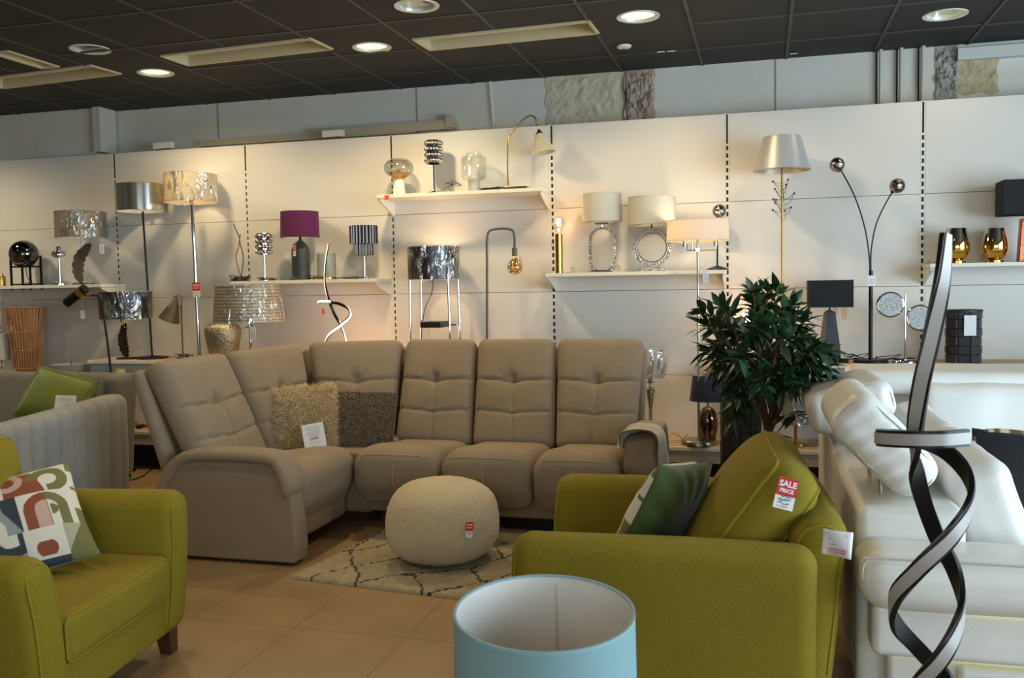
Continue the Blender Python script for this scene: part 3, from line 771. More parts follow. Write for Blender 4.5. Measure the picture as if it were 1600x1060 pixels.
tag(MB().tube(crom([(0, 0, 0), (.006, -.003, .008), (.014, -.002, .010), (.016, 0, .018), (.008, -.004, .020)], 5), .0014, 6).build('tag_hook', mat('pale_blue_plastic', 'A9B8C8', .4)), 'tiny pale hook clip on the pouffe above its sale tag', 'clip').location = (-1.375, 4.045, .300)

# ---------------------------------------------------------------- rug
rg = random.Random(9)
RU, RV = 1.75, 1.12; ang = R(-7)
rugc = Vector((-2.17, 3.87, 0)); ux = Vector((math.cos(ang), math.sin(ang), 0)); vx = Vector((-math.sin(ang), math.cos(ang), 0))
# black line network of the berber pattern, in metres on the rug
LINES = []
def wob(a, b, k=9):
    a, b = Vector(a), Vector(b); return [a+(b-a)*i/k+Vector((rg.gauss(0, .004), rg.gauss(0, .006))) for i in range(k+1)]
def rugp(cx_, cy_): p = Zp(440+cx_/3.212, 730+cy_/3.212, .018)-rugc; return (p.dot(ux), p.dot(vx))
for pl in [[(110, 570), (170, 545), (330, 505), (560, 465), (760, 420)], [(310, 425), (430, 410), (540, 385), (700, 340)], [(340, 420), (355, 480), (375, 520), (390, 550)], [(390, 548), (375, 575), (350, 620)],
           [(395, 580), (520, 550), (660, 535), (950, 510), (1115, 455), (1350, 380)], [(660, 535), (710, 610), (690, 660)], [(720, 660), (740, 630), (960, 590), (1110, 550), (1400, 480)], [(950, 510), (1000, 570), (1180, 640)], [(340, 420), (470, 340), (540, 315)],
           [(1060, 390), (1150, 378), (1300, 340)], [(1115, 455), (1060, 390), (980, 350)], [(1250, 520), (1330, 600), (1500, 640)]]:
    pl = [rugp(*q_) for q_ in pl]
    for a, b in zip(pl, pl[1:]):
        k_ = max(4, int((Vector(b)-Vector(a)).length/.018)); w2 = wob(a, b, k_); LINES += [(w2[i], w2[i+1]) for i in range(len(w2)-1) if rg.random() > .14]
NU, NV = 330, 212
dist = [[9]*(NV+1) for _ in range(NU+1)]
for a, b in LINES:
    ab = b-a; L2 = max(ab.length_squared, 1e-9)
    for i in range(max(0, int((min(a.x, b.x)-.03)/RU*NU)), min(NU, int((max(a.x, b.x)+.03)/RU*NU)+1)+1):
        for j in range(max(0, int((min(a.y, b.y)-.03)/RV*NV)), min(NV, int((max(a.y, b.y)+.03)/RV*NV)+1)+1):
            p = Vector((i/NU*RU, j/NV*RV)); t_ = max(0, min(1, (p-a).dot(ab)/L2)); d = (p-a-ab*t_).length
            if d < dist[i][j]: dist[i][j] = d
mb = MB(); vs = []; fs = []; cols = []
c1 = lin('C2B28C'); c2 = lin('A59472'); ck = lin('1B1816')
for j in range(NV+1):
    for i in range(NU+1):
        x = i/NU*RU; y = j/NV*RV; e = min(i, NU-i, j, NV-j)
        z = .016+.007*noise.noise(Vector((x*60, y*60, 0)))+.004*noise.noise(Vector((x*15, y*15, 3)))+rg.uniform(0, .003)
        if e == 0: z = .001
        p = ux*(x+rg.uniform(-.002, .002))+vx*(y+rg.uniform(-.002, .002)); vs.append((p.x, p.y, z))
        k = .5+.5*noise.noise(Vector((x*22, y*22, 7))); c = tuple(c1[q_]*k+c2[q_]*(1-k) for q_ in range(3))
        if dist[i][j] < .0060+.005*noise.noise(Vector((x*90, y*90, 1))): c = ck
        cols.append(c)
for j in range(NV):
    for i in range(NU): a = j*(NU+1)+i; fs.append((a, a+1, a+NU+2, a+NU+1))
mb.add(vs, fs)
o = MB(); o = mb.build('shaggy_rug', attr_mat('berber_rug_pile', .95, .9, 320, .2), ang=180, attr=cols); o.location = rugc
tag(o, 'beige shaggy rug with thin black diamond lines under the pouffe', 'rug')
# ---------------------------------------------------------------- olive armchairs
def piped(corners, th, r, puff=.04, n=(16, 16, 3), pipe=.006, back_puff=.0, sides=True):
    bl, br, tl, tr = map(Vector, corners); wd = ((br-bl).length+(tr-tl).length)/2; ht = ((tl-bl).length+(tr-br).length)/2
    nn = (br-bl+tr-tl).cross(tl-bl+tr-br).normalized()
    def f(x, y, z):
        u = x/wd+.5; v = y/ht+.5; a, b = 2*u-1, 2*v-1
        d = (1-a**4)*(1-b**4)
        dz = puff*d if z > 0 else -back_puff*d
        bulge = .016*(1-(2*z/th)**2) if sides else 0
        s = 1+bulge/max(wd, ht)*2
        p = (bl*(1-u)+br*u)*(1-v)+(tl*(1-u)+tr*u)*v
        c = (bl+br+tl+tr)/4; p = c+(p-c)*s
        wr = .004*noise.noise(Vector((x*9, y*9, z*12)))
        return p+nn*(z-th/2+dz+wr)
    mb = MB().rbox((wd, ht, th), r, f, n)
    pips = []; k = r*.29; hw, hh, hz = wd/2, ht/2, th/2-k
    for s in (1, -1):
        pts = []; rr = r
        for cx, cy, a0 in ((1, 1, 0), (-1, 1, 90), (-1, -1, 180), (1, -1, 270)):
            for i in range(5):
                a = R(a0+i*22.5); pts.append((cx*(hw-rr)+(rr-k)*math.cos(a), cy*(hh-rr)+(rr-k)*math.sin(a)))
        dense = []
        for i in range(len(pts)):
            a = Vector(pts[i]); b = Vector(pts[(i+1) % len(pts)]); m_ = max(1, int((b-a).length/.04))
            for j in range(m_): dense.append(a+(b-a)*j/m_)
        pips.append(MB().tube([Vector(f(p.x, p.y, s*hz)) for p in dense], pipe, 6, closed=True))
    return mb, pips

def armchair(label, loc, rz, group=None, cush=((-.50, .35, .42), (-.80, .33, .845))):
    t = thing('armchair', label, 'armchair', loc, rz, group)
    fr = MB(); fr.rbox((.78, .76, .15), .02, off=(-.42, 0, .165), n=(2, 2, 1)); fr.build('base_frame', OLIVE, t)
    MB().tube(crom([(-.026, -.36, .245), (-.024, 0, .243), (-.026, .36, .245)], 5), .005, 6).build('piping', OLIVE_P, t)
    for s in (-1, 1):
        def f(x, y, z, s=s):
            v = (z+.265)/.53
            y += s*(.045*v*v-.02*(1-v)**2)
            if z > .15: y += s*.0
            z -= .022*max(0, (-x/.90-.1))
            x += .015*math.sin(PI*v)*(1 if x > 0 else 0)
            return (x, y, z)
        a = MB().rbox((.90, .145, .53), .062, f, n=(12, 2, 10), off=(-.45, s*.395, .355)).build('armrest', OLIVE, t, ang=60)
        # welt round the front panel
        pts = []
        for (y, z) in [(-.0545, -.215), (-.0545, -.1), (-.0545, .08), (-.0545, .19), (-.038, .232), (0, .248), (.038, .232), (.0545, .19), (.0545, .08), (.0545, -.1), (.0545, -.215)]:
            q = f(.433, y, z); pts.append((q[0]-.45, q[1]+s*.395, q[2]+.355))
        MB().tube(crom(pts, 5), .004, 6).build('piping', OLIVE_P, a)
    mb, pip = piped([(.0, -.325, .245), (.0, .325, .245), (.0, -.325, .405), (.0, .325, .405)], .78, .035, puff=.012, n=(12, 6, 12), pipe=.005)
    s_ = mb.build('seat_cushion', OLIVE, t, ang=70); [q_.build('piping', OLIVE_P, s_) for q_ in pip]
    def g(x, y, z):
        return (x-.06*((z+.3)/.6), y*(1+.06*(z+.3)/.6), z+.012*math.cos(y/.42*PI/2))
    b = MB().rbox((.17, .80, .59), .075, g, n=(2, 12, 10), off=(-.86, 0, .385)).build('back_frame', OLIVE, t, ang=60)
    for s in (-1, 1):
        pth = [g(x, s*.379, z) for x, z in ((.063, -.10), (.063, .05), (.063, .20), (.045, .255), (0, .274), (-.045, .255), (-.063, .20), (-.063, 0), (-.063, -.18))]
        MB().tube(crom([(x-.86, y, z+.385) for x, y, z in pth], 6), .005, 6).build('piping', OLIVE_P, b)
    mb, pip = piped([(cush[0][0], -cush[0][1], cush[0][2]), cush[0], (cush[1][0], -cush[1][1], cush[1][2]), cush[1]], .17, .060, puff=.060, n=(16, 16, 4), pipe=.006, back_puff=.02)
    c = mb.build('back_cushion', OLIVE, t, ang=70); [q_.build('piping', OLIVE_P, c) for q_ in pip]
    for x, y in ((-.07, -.40), (-.07, .40), (-.86, -.38), (-.86, .38)):
        l = MB().add([(x+a*.033+(0), y+b*.033, .10) for a, b in ((-1, -1), (1, -1), (1, 1), (-1, 1))]+[(x+a*.024+.012*(1 if x > -.3 else -1), y+b*.024, 0) for a, b in ((-1, -1), (1, -1), (1, 1), (-1, 1))],
                     [(0, 1, 2, 3), (7, 6, 5, 4), (0, 4, 5, 1), (1, 5, 6, 2), (2, 6, 7, 3), (3, 7, 4, 0)])
        l.build('leg', WALNUT, t, bevel=.003, smooth=False)
    return t
ch1 = armchair('olive armchair at lower left holding the geometric patterned cushion', (-2.08, 2.58, 0), R(8.7), 'olive armchairs', ((-.55, .37, .42), (-.62, .36, .86)))
ch2 = armchair('olive armchair at centre right behind the blue lampshade, red sale tag on its back cushion', (-.77, 3.14, 0), R(183.4), 'olive armchairs')

# red and white tag on the back cushion of the right chair, washing label on its back
q = W(1228, 772, 2.76)
t = card('sale_tag', 'red and white SALE PRICE tag on the olive back cushion at right', 'price tag', q, .058, .092, (R(-6), R(14), R(8)))
MB().box((0, -.0014, .020), (.058, .001, .052)).build('red_panel', RED, t, smooth=False)
text('SALE', .024, on_card(0, .028, -.002), PAPER, t, bold=.0009); text('PRICE', .016, on_card(0, .008, -.002), PAPER, t, bold=.0006)
hw = MB(); rg = random.Random(5)
for k, z in enumerate((-.008, -.018, -.028)):
    pts = [(-.020+.0022*i+k*.002, -.0022, z+rg.uniform(-.0035, .0035)) for i in range(19-2*k)]
    hw.tube(crom(pts, 3), .0007, 4)
hw.build('handwriting', INK, t); MB().tube(crom([(-.02+.003*i, -.0022, -.038+rg.uniform(-.003, .003)) for i in range(12)], 3), .0005, 4).build('handwriting', REDINK, t)
t = thing('care_label', 'white cloth care label hanging at the rear of the right olive armchair', 'label', W(1308, 850, 2.60), 0, rot=(R(4), R(4), R(-12)))
mb = MB(); vs = []
for j in range(9):
    for i in range(9):
        x = (i/8-.5)*.078; z = (j/8-.5)*.074; vs.append((x, .005*math.sin(i*.6+j*.35), z))
mb.add(vs, [(j*9+i, j*9+i+1, (j+1)*9+i+1, (j+1)*9+i) for j in range(8) for i in range(8)])
lo = mb.build('label_cloth', PAPER, t); sm = lo.modifiers.new('s', 'SOLIDIFY'); sm.thickness = .0008
rules(t, 0, [.026, .019, .012, .004, -.004], [.052, .050, .048, .028, .046], GREYINK, .0014)
for o in [text('CARELESSNESS', .0085, Matrix.Translation((0, -.0062, -.014)) @ TX, REDINK, t), text('CAUSES FIRE', .0085, Matrix.Translation((0, -.0062, -.024)) @ TX, REDINK, t)]: pass
t.children[1].location = (0, -.005, 0)

# ---------------------------------------------------------------- patterned cushions
PC = {k: lin(v) for k, v in dict(w='CFCBC0', r='7E4124', p='B99B8C', g='66683A', n='26353F', b='8A8F92', l='A3A189').items()}
def pat(x, y):
    # blocks, arches and leaves in rust, pink, olive, navy; x,y in 0..1
    def ring(cx, cy, r0, r1, half=None):
        d = math.hypot(x-cx, y-cy)
        if not (r0 < d < r1): return False
        return half is None or half(x-cx, y-cy)
    if y > .66:                                    # top row
        if ring(.80, .80, .07, .155, lambda a, b: a > -.02 or b > 0): return 'g'
        if .46 < x < .76 and y < .93 and x-.46 > (y-.93)*.2:
            if ring(.50, .84, .06, .12, lambda a, b: True): return 'p'
            if math.hypot(x-.50, y-.84) <= .06: return 'r'
            if x < .76-(y-.66)*.25: return 'r'
        if x > .955: return 'g' if math.sin(y*14) > -.3 else 'w'
        if x < .40:
            if y > .88: return 'n' if x < .3 else 'w'
            if y < .74: return 'b'
            return 'w'
        return 'w'
    if y > .30:                                    # middle row
        if ring(.73, .48, .085, .165, lambda a, b: b > 0): return 'r' if x < .74 else 'g'
        if .565 < x < .645 and y < .48: return 'r'
        if .645 < x < .745 and y < .565 and (y < .48 or math.hypot(x-.73, y-.48) < .085): return 'p' if x < .74 else 'g'
        if .815 < x < .895 and y < .48: return 'g'
        if ring(.76, .46, 0, .055, lambda a, b: a > 0): return 'g'
        if x > .94: return 'g' if y < .45 else 'w'
        if .20 < x < .53:
            if y > .58: return 'n' if x > .20+(.66-y)*.5 else 'b'
            if x > .42: return 'n' if y > .30+(.53-x)*2.2 else 'b'
            if x < .33: return 'n'
            return 'w' if (x-.33)*2 < (.58-y) else 'b'
        if x < .20: return 'l' if y < .5 else 'w'
        return 'w'
    if ring(.14, .26, 0, .12): return 'g'          # bottom row
    if ring(.66, .12, 0, .075, lambda a, b: abs(b) < .06): return 'r'
    if .26 < x < .52:
        if ring(.44, .28, .09, .17, lambda a, b: b < 0 and a < .06): return 'n'
        if x > .48 and y > .12: return 'n'
        return 'b' if y < .2 else 'w'
    if x > .80: return 'g' if (x-.8) > (y-.05)*.6 else 'l'
    if y < .04: return 'n'
    return 'w'
def deco_cushion(label, sz, t_, loc, rot, group='geometric cushions with green backs'):
    t = thing('cushion', label, 'cushion', loc, 0, group, rot=rot)
    N = 210; vs = []; cols = []; fs = []; _, P = pillow(sz, sz, t_, 4, .05)
    for j in range(N+1):
        for i in range(N+1):
            u, v = math.sin((2*i/N-1)*PI/2), math.sin((2*j/N-1)*PI/2)
            p = Vector(P(u, v, -1)); e = max(abs(u), abs(v))
            p.y -= .006*math.sin(9*math.atan2(v, u)+2)*max(0, e-.55)*(1-e)*6
            vs.append(p); x_, y_ = (u+1)/2, (v+1)/2
            cols.append(PC[pat(min(.999, max(0, x_)), min(.999, max(0, y_)))])
    for j in range(N):
        for i in range(N): a = j*(N+1)+i; fs.append((a, a+1, a+N+2, a+N+1))
    mb = MB(); mb.add(vs, fs); mb.build('patterned_front', attr_mat('printed_cotton', .75, .15, 300), t, ang=180, attr=cols)
    vs = []; N = 50
    for j in range(N+1):
        for i in range(N+1):
            u, v = math.sin((2*i/N-1)*PI/2), math.sin((2*j/N-1)*PI/2)
            p = Vector(P(u, v, 1)); e = max(abs(u), abs(v)); p.y += .012*math.sin(13*math.atan2(v, u))*max(0, e-.4)*(1-e)*4
            vs.append(p)
    mb = MB(); mb.add(vs, [(j*(N+1)+i, j*(N+1)+i+1, (j+1)*(N+1)+i+1, (j+1)*(N+1)+i) for j in range(N) for i in range(N)])
    mb.build('green_back', mat('green_satin', '3E4E22', .42, sheen=.5), t, ang=180)
    return t
c = deco_cushion('square cushion with rust, navy and olive geometric print on the left olive armchair', .45, .14, (-2.55, 2.62, .565), (0, 0, 0))
c.rotation_euler = (Matrix.Rotation(R(38), 4, 'Z') @ Matrix.Rotation(R(-50), 4, 'X') @ Matrix.Rotation(R(-14), 4, 'Y')).to_euler()
c = deco_cushion('cushion turned with its green satin back to the camera on the right olive armchair', .42, .15, (-.335, 3.12, .59), (0, 0, 0))
c.rotation_euler = (Matrix.Rotation(R(-114), 4, 'Z') @ Matrix.Rotation(R(-26), 4, 'X') @ Matrix.Rotation(R(-8), 4, 'Y')).to_euler()

# ---------------------------------------------------------------- white leather corner sofa
ws = thing('leather_corner_sofa', 'white leather corner sofa with tilted headrests at the right edge', 'sofa', (1.2, 4.0, 0)); WO = Vector(ws.location)
def wl(p): return Vector(p)-WO
def lbox(name, c, d, r, M=None, fn=None, m=LEATHER, n=(6, 6, 4), pn=ws):
    return MB().rbox(d, r, fn, n, M=M, off=wl(c) if pn is ws else c).build(name, m, pn, ang=60)
def wr(amp, s): return lambda x, y, z: (x+amp*noise.noise(Vector((x*s, y*s, z*s))), y+amp*noise.noise(Vector((x*s+9, y*s, z*s))), z+amp*noise.noise(Vector((x*s, y*s+5, z*s))))
lbox('armrest', (.92, 2.86, .515), (1.30, .27, .17), .07, fn=wr(.006, 6), n=(30, 6, 5))
lbox('side_panel', (.93, 2.885, .355), (1.24, .15, .16), .025, n=(20, 3, 3))
lbox('plinth', (.95, 2.93, .16), (1.18, .10, .22), .02, n=(8, 2, 2))
lbox('side_back', (.435, 3.90, .395), (.31, 1.90, .59), .035, n=(5, 16, 8), fn=wr(.004, 5))
lbox('plinth', (1.95, 4.95, .16), (3.0, .6, .22), .02, n=(8, 2, 2))
lbox('rear_back', (1.80, 5.16, .44), (3.0, .30, .74), .06, n=(20, 3, 6))
for k, x in enumerate((1.26, 2.14, 3.0)):
    M = Matrix.Rotation(R(-14), 3, 'X').to_4x4()
    lbox('back_cushion', (x-.08, 4.90, .64), (.86, .20, .45), .07, M=M, n=(16, 4, 10), fn=wr(.010, 5))
    lbox('headrest', (x-.14-(.12 if k == 0 else 0), 5.06, .870), (.90+(.25 if k == 0 else 0), .30, .12), .05, M=Matrix.Rotation(R(6), 3, 'X').to_4x4(), n=(16, 6, 3), fn=wr(.006, 6))
for k, (y, d) in enumerate(((3.42, .72), (4.20, .78))):
    M = Matrix.Rotation(R(-18), 3, 'Y').to_4x4()
    lbox('back_cushion', (.70, y, .60), (.20, d, .44), .07, M=M, n=(4, 16, 10), fn=wr(.012, 5))
    lbox('seat_cushion', (1.10, y, .34), (.80, d, .20), .06, n=(14, 14, 4), fn=wr(.008, 4))
for x in (1.95, 2.75): lbox('seat_cushion', (x, 4.40, .34), (.78, .80, .20), .06, n=(14, 14, 4), fn=wr(.008, 4))
lbox('plinth', (1.05, 3.75, .16), (1.0, 1.8, .18), .02, n=(4, 4, 2))
def headrest(pa, pb, y0, ln, th, puff):
    a = W(pa[0], pa[1], y0); b = W(pb[0], pb[1], y0); d = (a-b); L_ = math.hypot(d.x, d.z)
    an = math.atan2(d.x, d.z)                        # lean away from vertical
    M = Matrix.Rotation(an, 3, 'Y').to_4x4(); c = (a+b)/2
    def f(x, y, z):
        k = 1-(2*z/L_)**2; x *= 1+.10*k+.06*(z/L_)*2
        w_ = noise.noise(Vector((x*14, y*9, z*16)))*.003+.003*math.sin(z*120+x*20)*gq(y+ln/2, .04)
        return (x+w_, y+w_*.8-(.012*k if y < 0 else 0), z)
    o = lbox('headrest', (c.x, y0+ln/2, c.z), (th, ln, L_), min(.055, th/2.2), M=M, fn=f, n=(6, 14, 18))
    for yy in (.12, ln-.12):
        p = Vector((c.x, y0+yy, c.z)); MB().tube([wl(p+Vector((0, 0, -.03))), wl((p.x, p.y, .66))], .007, 10).build('headrest_post', CHROME, o)
    s = MB(); pts = []
    for i in range(28):
        a_ = 2*PI*i/28; x = (th/2-.012)*math.copysign(abs(math.cos(a_))**.7, math.cos(a_)); z = (L_/2-.012)*math.copysign(abs(math.sin(a_))**.55, math.sin(a_))
        q_ = f(x, -ln/2+.018, z); pts.append(M @ Vector(q_)+wl((c.x, y0+ln/2, c.z)))
    s.tube(pts, .003, 6, closed=True).build('seam', LEATHER_S, o)
    return o
headrest((1318, 635), (1452, 768), 2.98, .56, .155, 0)
headrest((1262, 652), (1400, 622), 4.02, .60, .17, 0)
s = MB().tube(crom([wl((.30, 2.90, .50+.0)), wl((.275, 2.745, .52)), wl((.285, 2.73, .585)), wl((.35, 2.728, .592)), wl((1.0, 2.728, .592)), wl((1.5, 2.728, .592))], 6), .003, 6); s.build('seam', LEATHER_S, ws)
MB().box(wl((.93, 2.803, .431)), (1.2, .008, .004)).build('glow_strip', glow('yellow_glow_strip', 'E3E472', 1.3), ws, smooth=False)  # yellow emissive strip set under the arm roll for its glow
MB().box(wl((.93, 2.868, .273)), (1.15, .008, .004)).build('glow_strip', glow('yellow_glow_strip', 'E3E472', 1.3), ws, smooth=False)  # second emissive strip, below the side panel
# large black cushion with striped edge
t = thing('cushion', 'large black cushion with brown and cream striped edging on the white sofa', 'cushion', (1.01, 3.50, .60), rot=(R(-14), R(5), R(3)))
mb, P = pillow(.62, .46, .16, 26, .03); mb.build('cushion_body', mat('black_velvet', '0B0C12', .8, sheen=.1), t, ang=90)
rope = []
for i in range(160):
    a = 2*PI*i/160; u = math.copysign(abs(math.cos(a))**.28, math.cos(a)); v = math.copysign(abs(math.sin(a))**.28, math.sin(a)); p = P(u, v, 1); rope.append((p[0], 0, p[2]))
A = MB().tube(rope, .013, 8, closed=True); ca, cb = lin('C4B38F'), lin('5A4632')
A.build('striped_piping', attr_mat('striped_braid', .8), t, attr=[(ca if ((i//8)//3) % 2 else cb) for i in range(len(A.v))])

# ---------------------------------------------------------------- grey sofas
def chan(nch):
    def f(u, v, front):
        if not front: return 0
        s = ((u+1)/2*nch) % 1; return .010-.016*(abs(s-.5)*2)**5*1.0+.006*math.sin(PI*v)
    return f
gs = thing('sofa', 'grey fabric sofa seen from behind, its channelled back by the left olive armchair', 'sofa', (-3.9, 3.8, 0)); GO = Vector(gs.location)
def gl(p): return Vector(p)-GO
mb = MB(); panel4(mb, gl((-3.42, 2.95, .05)), gl((-3.55, 4.50, .05)), gl((-3.40, 2.95, .735)), gl((-3.59, 4.57, .795)), .16, .06, chan(15), n=(110, 14, 3)); mb.build('backrest', GREY, gs, ang=70)
MB().rbox((.80, 1.40, .30), .06, n=(4, 8, 3), off=gl((-4.02, 3.72, .28))).build('seat_cushion', GREY, gs)
for s, y in ((0, 3.08), (1, 4.36)): MB().rbox((.85, .16, .46), .05, n=(6, 2, 4), off=gl((-4.05, y, .30))).build('armrest', GREY, gs)
for x in (-4.35, -3.7):
    for y in (3.1, 4.34): MB().box(gl((x, y, .05)), (.05, .05, .10)).build('leg', DARKLEG, gs)
g2 = thing('sofa', 'grey green sofa at far left below the slatted wooden lamp, green cushion on it', 'sofa', (-5.6, 5.4, 0)); GO2 = Vector(g2.location)
def g2l(p): return Vector(p)-GO2
for a, b in ((-6.30, -5.16), (-5.15, -4.50)):
    mb = MB(); panel4(mb, g2l((a, 5.42, .36)), g2l((b, 5.42, .36)), g2l((a, 5.62, .825)), g2l((b, 5.62, .82)), .18, .07, chan(7 if a < -6 else 5), n=(50, 14, 3)); mb.build('backrest', GREYG, g2, ang=70)
MB().rbox((.12, .28, .76), .055, n=(3, 8, 6), off=g2l((-4.50, 5.60, .42)), M=Matrix.Rotation(R(5), 3, 'Y').to_4x4()).build('armrest', GREYG, g2)
for x in (-5.75, -4.94): MB().rbox((.80, .66, .26), .07, n=(8, 8, 3), off=g2l((x, 5.08, .34))).build('seat_cushion', GREYG, g2)
MB().box(g2l((-5.4, 5.2, .15)), (1.7, .8, .18)).build('base_frame', GREYG, g2)
for x in (-6.2, -4.6):
    for y in (4.9, 5.5): MB().box(g2l((x, y, .05)), (.05, .05, .10)).build('leg', DARKLEG, g2)
t = thing('cushion', 'bright moss green cushion with flange edge on the far grey green sofa', 'cushion', (-4.72, 5.25, .66), rot=(R(-32), R(16), R(12)))
mb, P = pillow(.42, .36, .14, 16, .04); mb.build('cushion_body', mat('moss_velvet', '5E6E12', .6, sheen=.6, var=.2, vscale=6), t, ang=90)
MB().rbox((.45, .010, .39), .004, n=(8, 1, 8), fn=lambda x, y, z: (x, y+.008*math.sin(x*22)+.006*math.sin(z*25), z)).build('flange', mat('moss_velvet', '5E6E12', .6), t)
t = card('price_card', 'white price card beside the moss green cushion on the far sofa', 'price card', W(102, 630, 4.95), .13, .10, (R(-18), R(3), R(20)))
rules(t, 0, [.03, .02, .01, -.005], [.08, .09, .06, .05], GREYINK)

# ---------------------------------------------------------------- leafy tree in its pot
tr_ = thing('potted_tree', 'bushy artificial tree with dark green leaves in front of the lamp shelves', 'plant', (.03, 4.45, 0)); rg = random.Random(12)
BARK = mat('brown_bark', '5A3A26', .85, var=.4, vscale=14, bump=.8, bscale=30)
pot = MB().lathe([(.13, 0), (.165, .02), (.19, .30), (.20, .33), (.185, .33), (.17, .29), (.0001, .28)], n=40, close=True); pot.build('pot', mat('dark_brown_pot', '33261E', .6), tr_)
MB().lathe([(.0001, .285), (.172, .283)], n=40, close=False).build('soil', mat('dark_soil', '241A14', .95, bump=1, bscale=60), tr_)
tk = MB(); tk.tube(crom([(0, 0, .25), (.01, 0, .45), (0, .01, .66), (-.01, 0, .74)], 6), .022, 14, radii=None)
tips = []
cen = Vector((-.045, 0, 1.10))
for k in range(50):
    gx, gy, gz = rg.gauss(0, 1), rg.gauss(0, 1), rg.gauss(0, 1); d = Vector((gx, gy, gz)).normalized()
    if d.z < -.75: d.z *= .5; d.normalize()
    e = cen+Vector((d.x*.345, d.y*.32, d.z*.300))*rg.uniform(.50, 1.0); tips.append(e)
for k in range(6):
    a = k*1.05; m_ = cen+Vector((math.cos(a)*.12, math.sin(a)*.12, -.12)); tk.tube(crom([(-.01, 0, .70), (math.cos(a)*.05, math.sin(a)*.05, .82), m_, m_+Vector((math.cos(a)*.1, math.sin(a)*.1, .2))], 5), .012, 8, r2=.005)
for e in tips:
    b = cen+Vector(((e.x-cen.x)*.25, (e.y-cen.y)*.25, -.14)); tk.tube([b, (b+e)/2+Vector((0, 0, .02)), e], .005, 6, r2=.003)
tk.tube([(0, 0, .66), (.05, -.02, .78), (.075, -.03, .90)], .011, 8, r2=.008)
tk.tube(crom([(0, 0, .60), (.05, -.05, .66), (.10, -.08, .66)], 4), .006, 6, r2=.003)
tk.build('trunk', BARK, tr_)
lv = [MB(), MB()]
def leaf(mb, p, d, L_, w_):
    d = d.normalized(); s = d.cross(Vector((rg.gauss(0, .4), rg.gauss(0, .4), 1))).normalized(); nn = s.cross(d).normalized(); pts = []; droop = rg.uniform(.05, .30)*L_
    prof = [(0, .06), (.12, .30), (.30, .85), (.5, 1.0), (.72, .70), (.9, .26), (1, .01)]
    for t_, q in prof:
        c = p+d*(L_*t_)-Vector((0, 0, 1))*droop*t_*t_
        pts += [c-s*(w_*q/2)+nn*(w_*.14*q), c, c+s*(w_*q/2)+nn*(w_*.14*q)]
    fs = []
    for i in range(len(prof)-1): a = i*3; fs += [(a, a+1, a+4, a+3), (a+1, a+2, a+5, a+4)]
    mb.add(pts, fs)
for e in tips+[Vector((.15, -.10, .70)), Vector((.10, -.08, .70)), Vector((-.13, -.05, .84)), Vector((-.16, 0, .76))]:
    out = (e-cen).normalized()
    for ring in range(3 if e.z > .75 else 1):
        for k in range(6):
            a = 2*PI*k/7+ring*.5+rg.uniform(-.3, .3); o1 = out.orthogonal().normalized(); o2 = out.cross(o1)
            d = (out*(.25+.45*ring)+(o1*math.cos(a)+o2*math.sin(a))*.9+Vector((0, 0, .15)))
            leaf(lv[0 if rg.random() < .72 else 1], e-out*(.07-.035*ring), d, rg.uniform(.075, .13), rg.uniform(.028, .042))
LF = mat('dark_green_leaf', '1E3A1C', .42, var=.35, vscale=9, spec=.5); LF2 = mat('grey_green_leaf', '35502F', .45, var=.3, vscale=9, spec=.5)
lv[0].build('foliage', LF, tr_, ang=180); lv[1].build('foliage', LF2, tr_, ang=180)

# ---------------------------------------------------------------- pale blue lampshade in front
q = Zp(850, 950, .74); rad = 140*(q-CAM).dot(fw)/FPX
t = thing('table_lamp', 'large pale blue drum lampshade in the foreground at bottom centre', 'lamp', (q.x, q.y, 0), YAW)
tilt = Matrix.Translation((0, 0, .60)) @ Matrix.Rotation(R(4.5), 4, 'X') @ Matrix.Translation((0, 0, -.60))
BLUE = mat('duck_egg_cotton', '7C9EA3', .85, bump=.12, bscale=500)
H_ = .30; z1 = .74; z0 = z1-H_
sh = MB().lathe([(rad*1.04, z0), (rad, z1)], n=96, close=False); sh.v = [tuple(tilt @ Vector(v)) for v in sh.v]
o = sh.build('lamp_shade', BLUE, t)
inn = MB().lathe([(rad*1.04-.002, z0+.002), (rad-.002, z1-.001)], n=96, close=False); inn.v = [tuple(tilt @ Vector(v)) for v in inn.v]
inn.build('shade_lining', mat('white_shade_lining', 'D5D3CD', .55), o)
rm = MB().lathe([(rad-.004, z1-.004), (rad-.004, z1+.0005), (rad+.001, z1+.0005), (rad+.001, z1-.006)], n=96, close=False); rm.v = [tuple(tilt @ Vector(v)) for v in rm.v]; rm.build('shade_rim', mat('blue_grey_trim', '86A3AB', .7), o)
sm_ = MB().box((rad*.18, rad-.004, (z0+z1)/2), (.004, .001, H_-.01)); sm_.v = [tuple(tilt @ Vector(v)) for v in sm_.v]; sm_.build('seam', mat('shade_seam', 'BDBBB5', .6), o)
sp = MB()
for k in range(3):
    a = 2*PI*k/3+.3; sp.tube([(0, 0, z0+.05), (math.cos(a)*rad*.6, math.sin(a)*rad*.6, z0+.03), (math.cos(a)*rad*1.03, math.sin(a)*rad*1.03, z0+.005)], .002, 6)
sp.v = [tuple(tilt @ Vector(v)) for v in sp.v]; sp.build('spider', SATIN, t)
MB().lathe([(.13, 0), (.13, .015), (.02, .03), (.012, .05), (.012, .46), (.02, .47), (.02, .50), (.0001, .50)], n=32).build('base', SATIN, t)

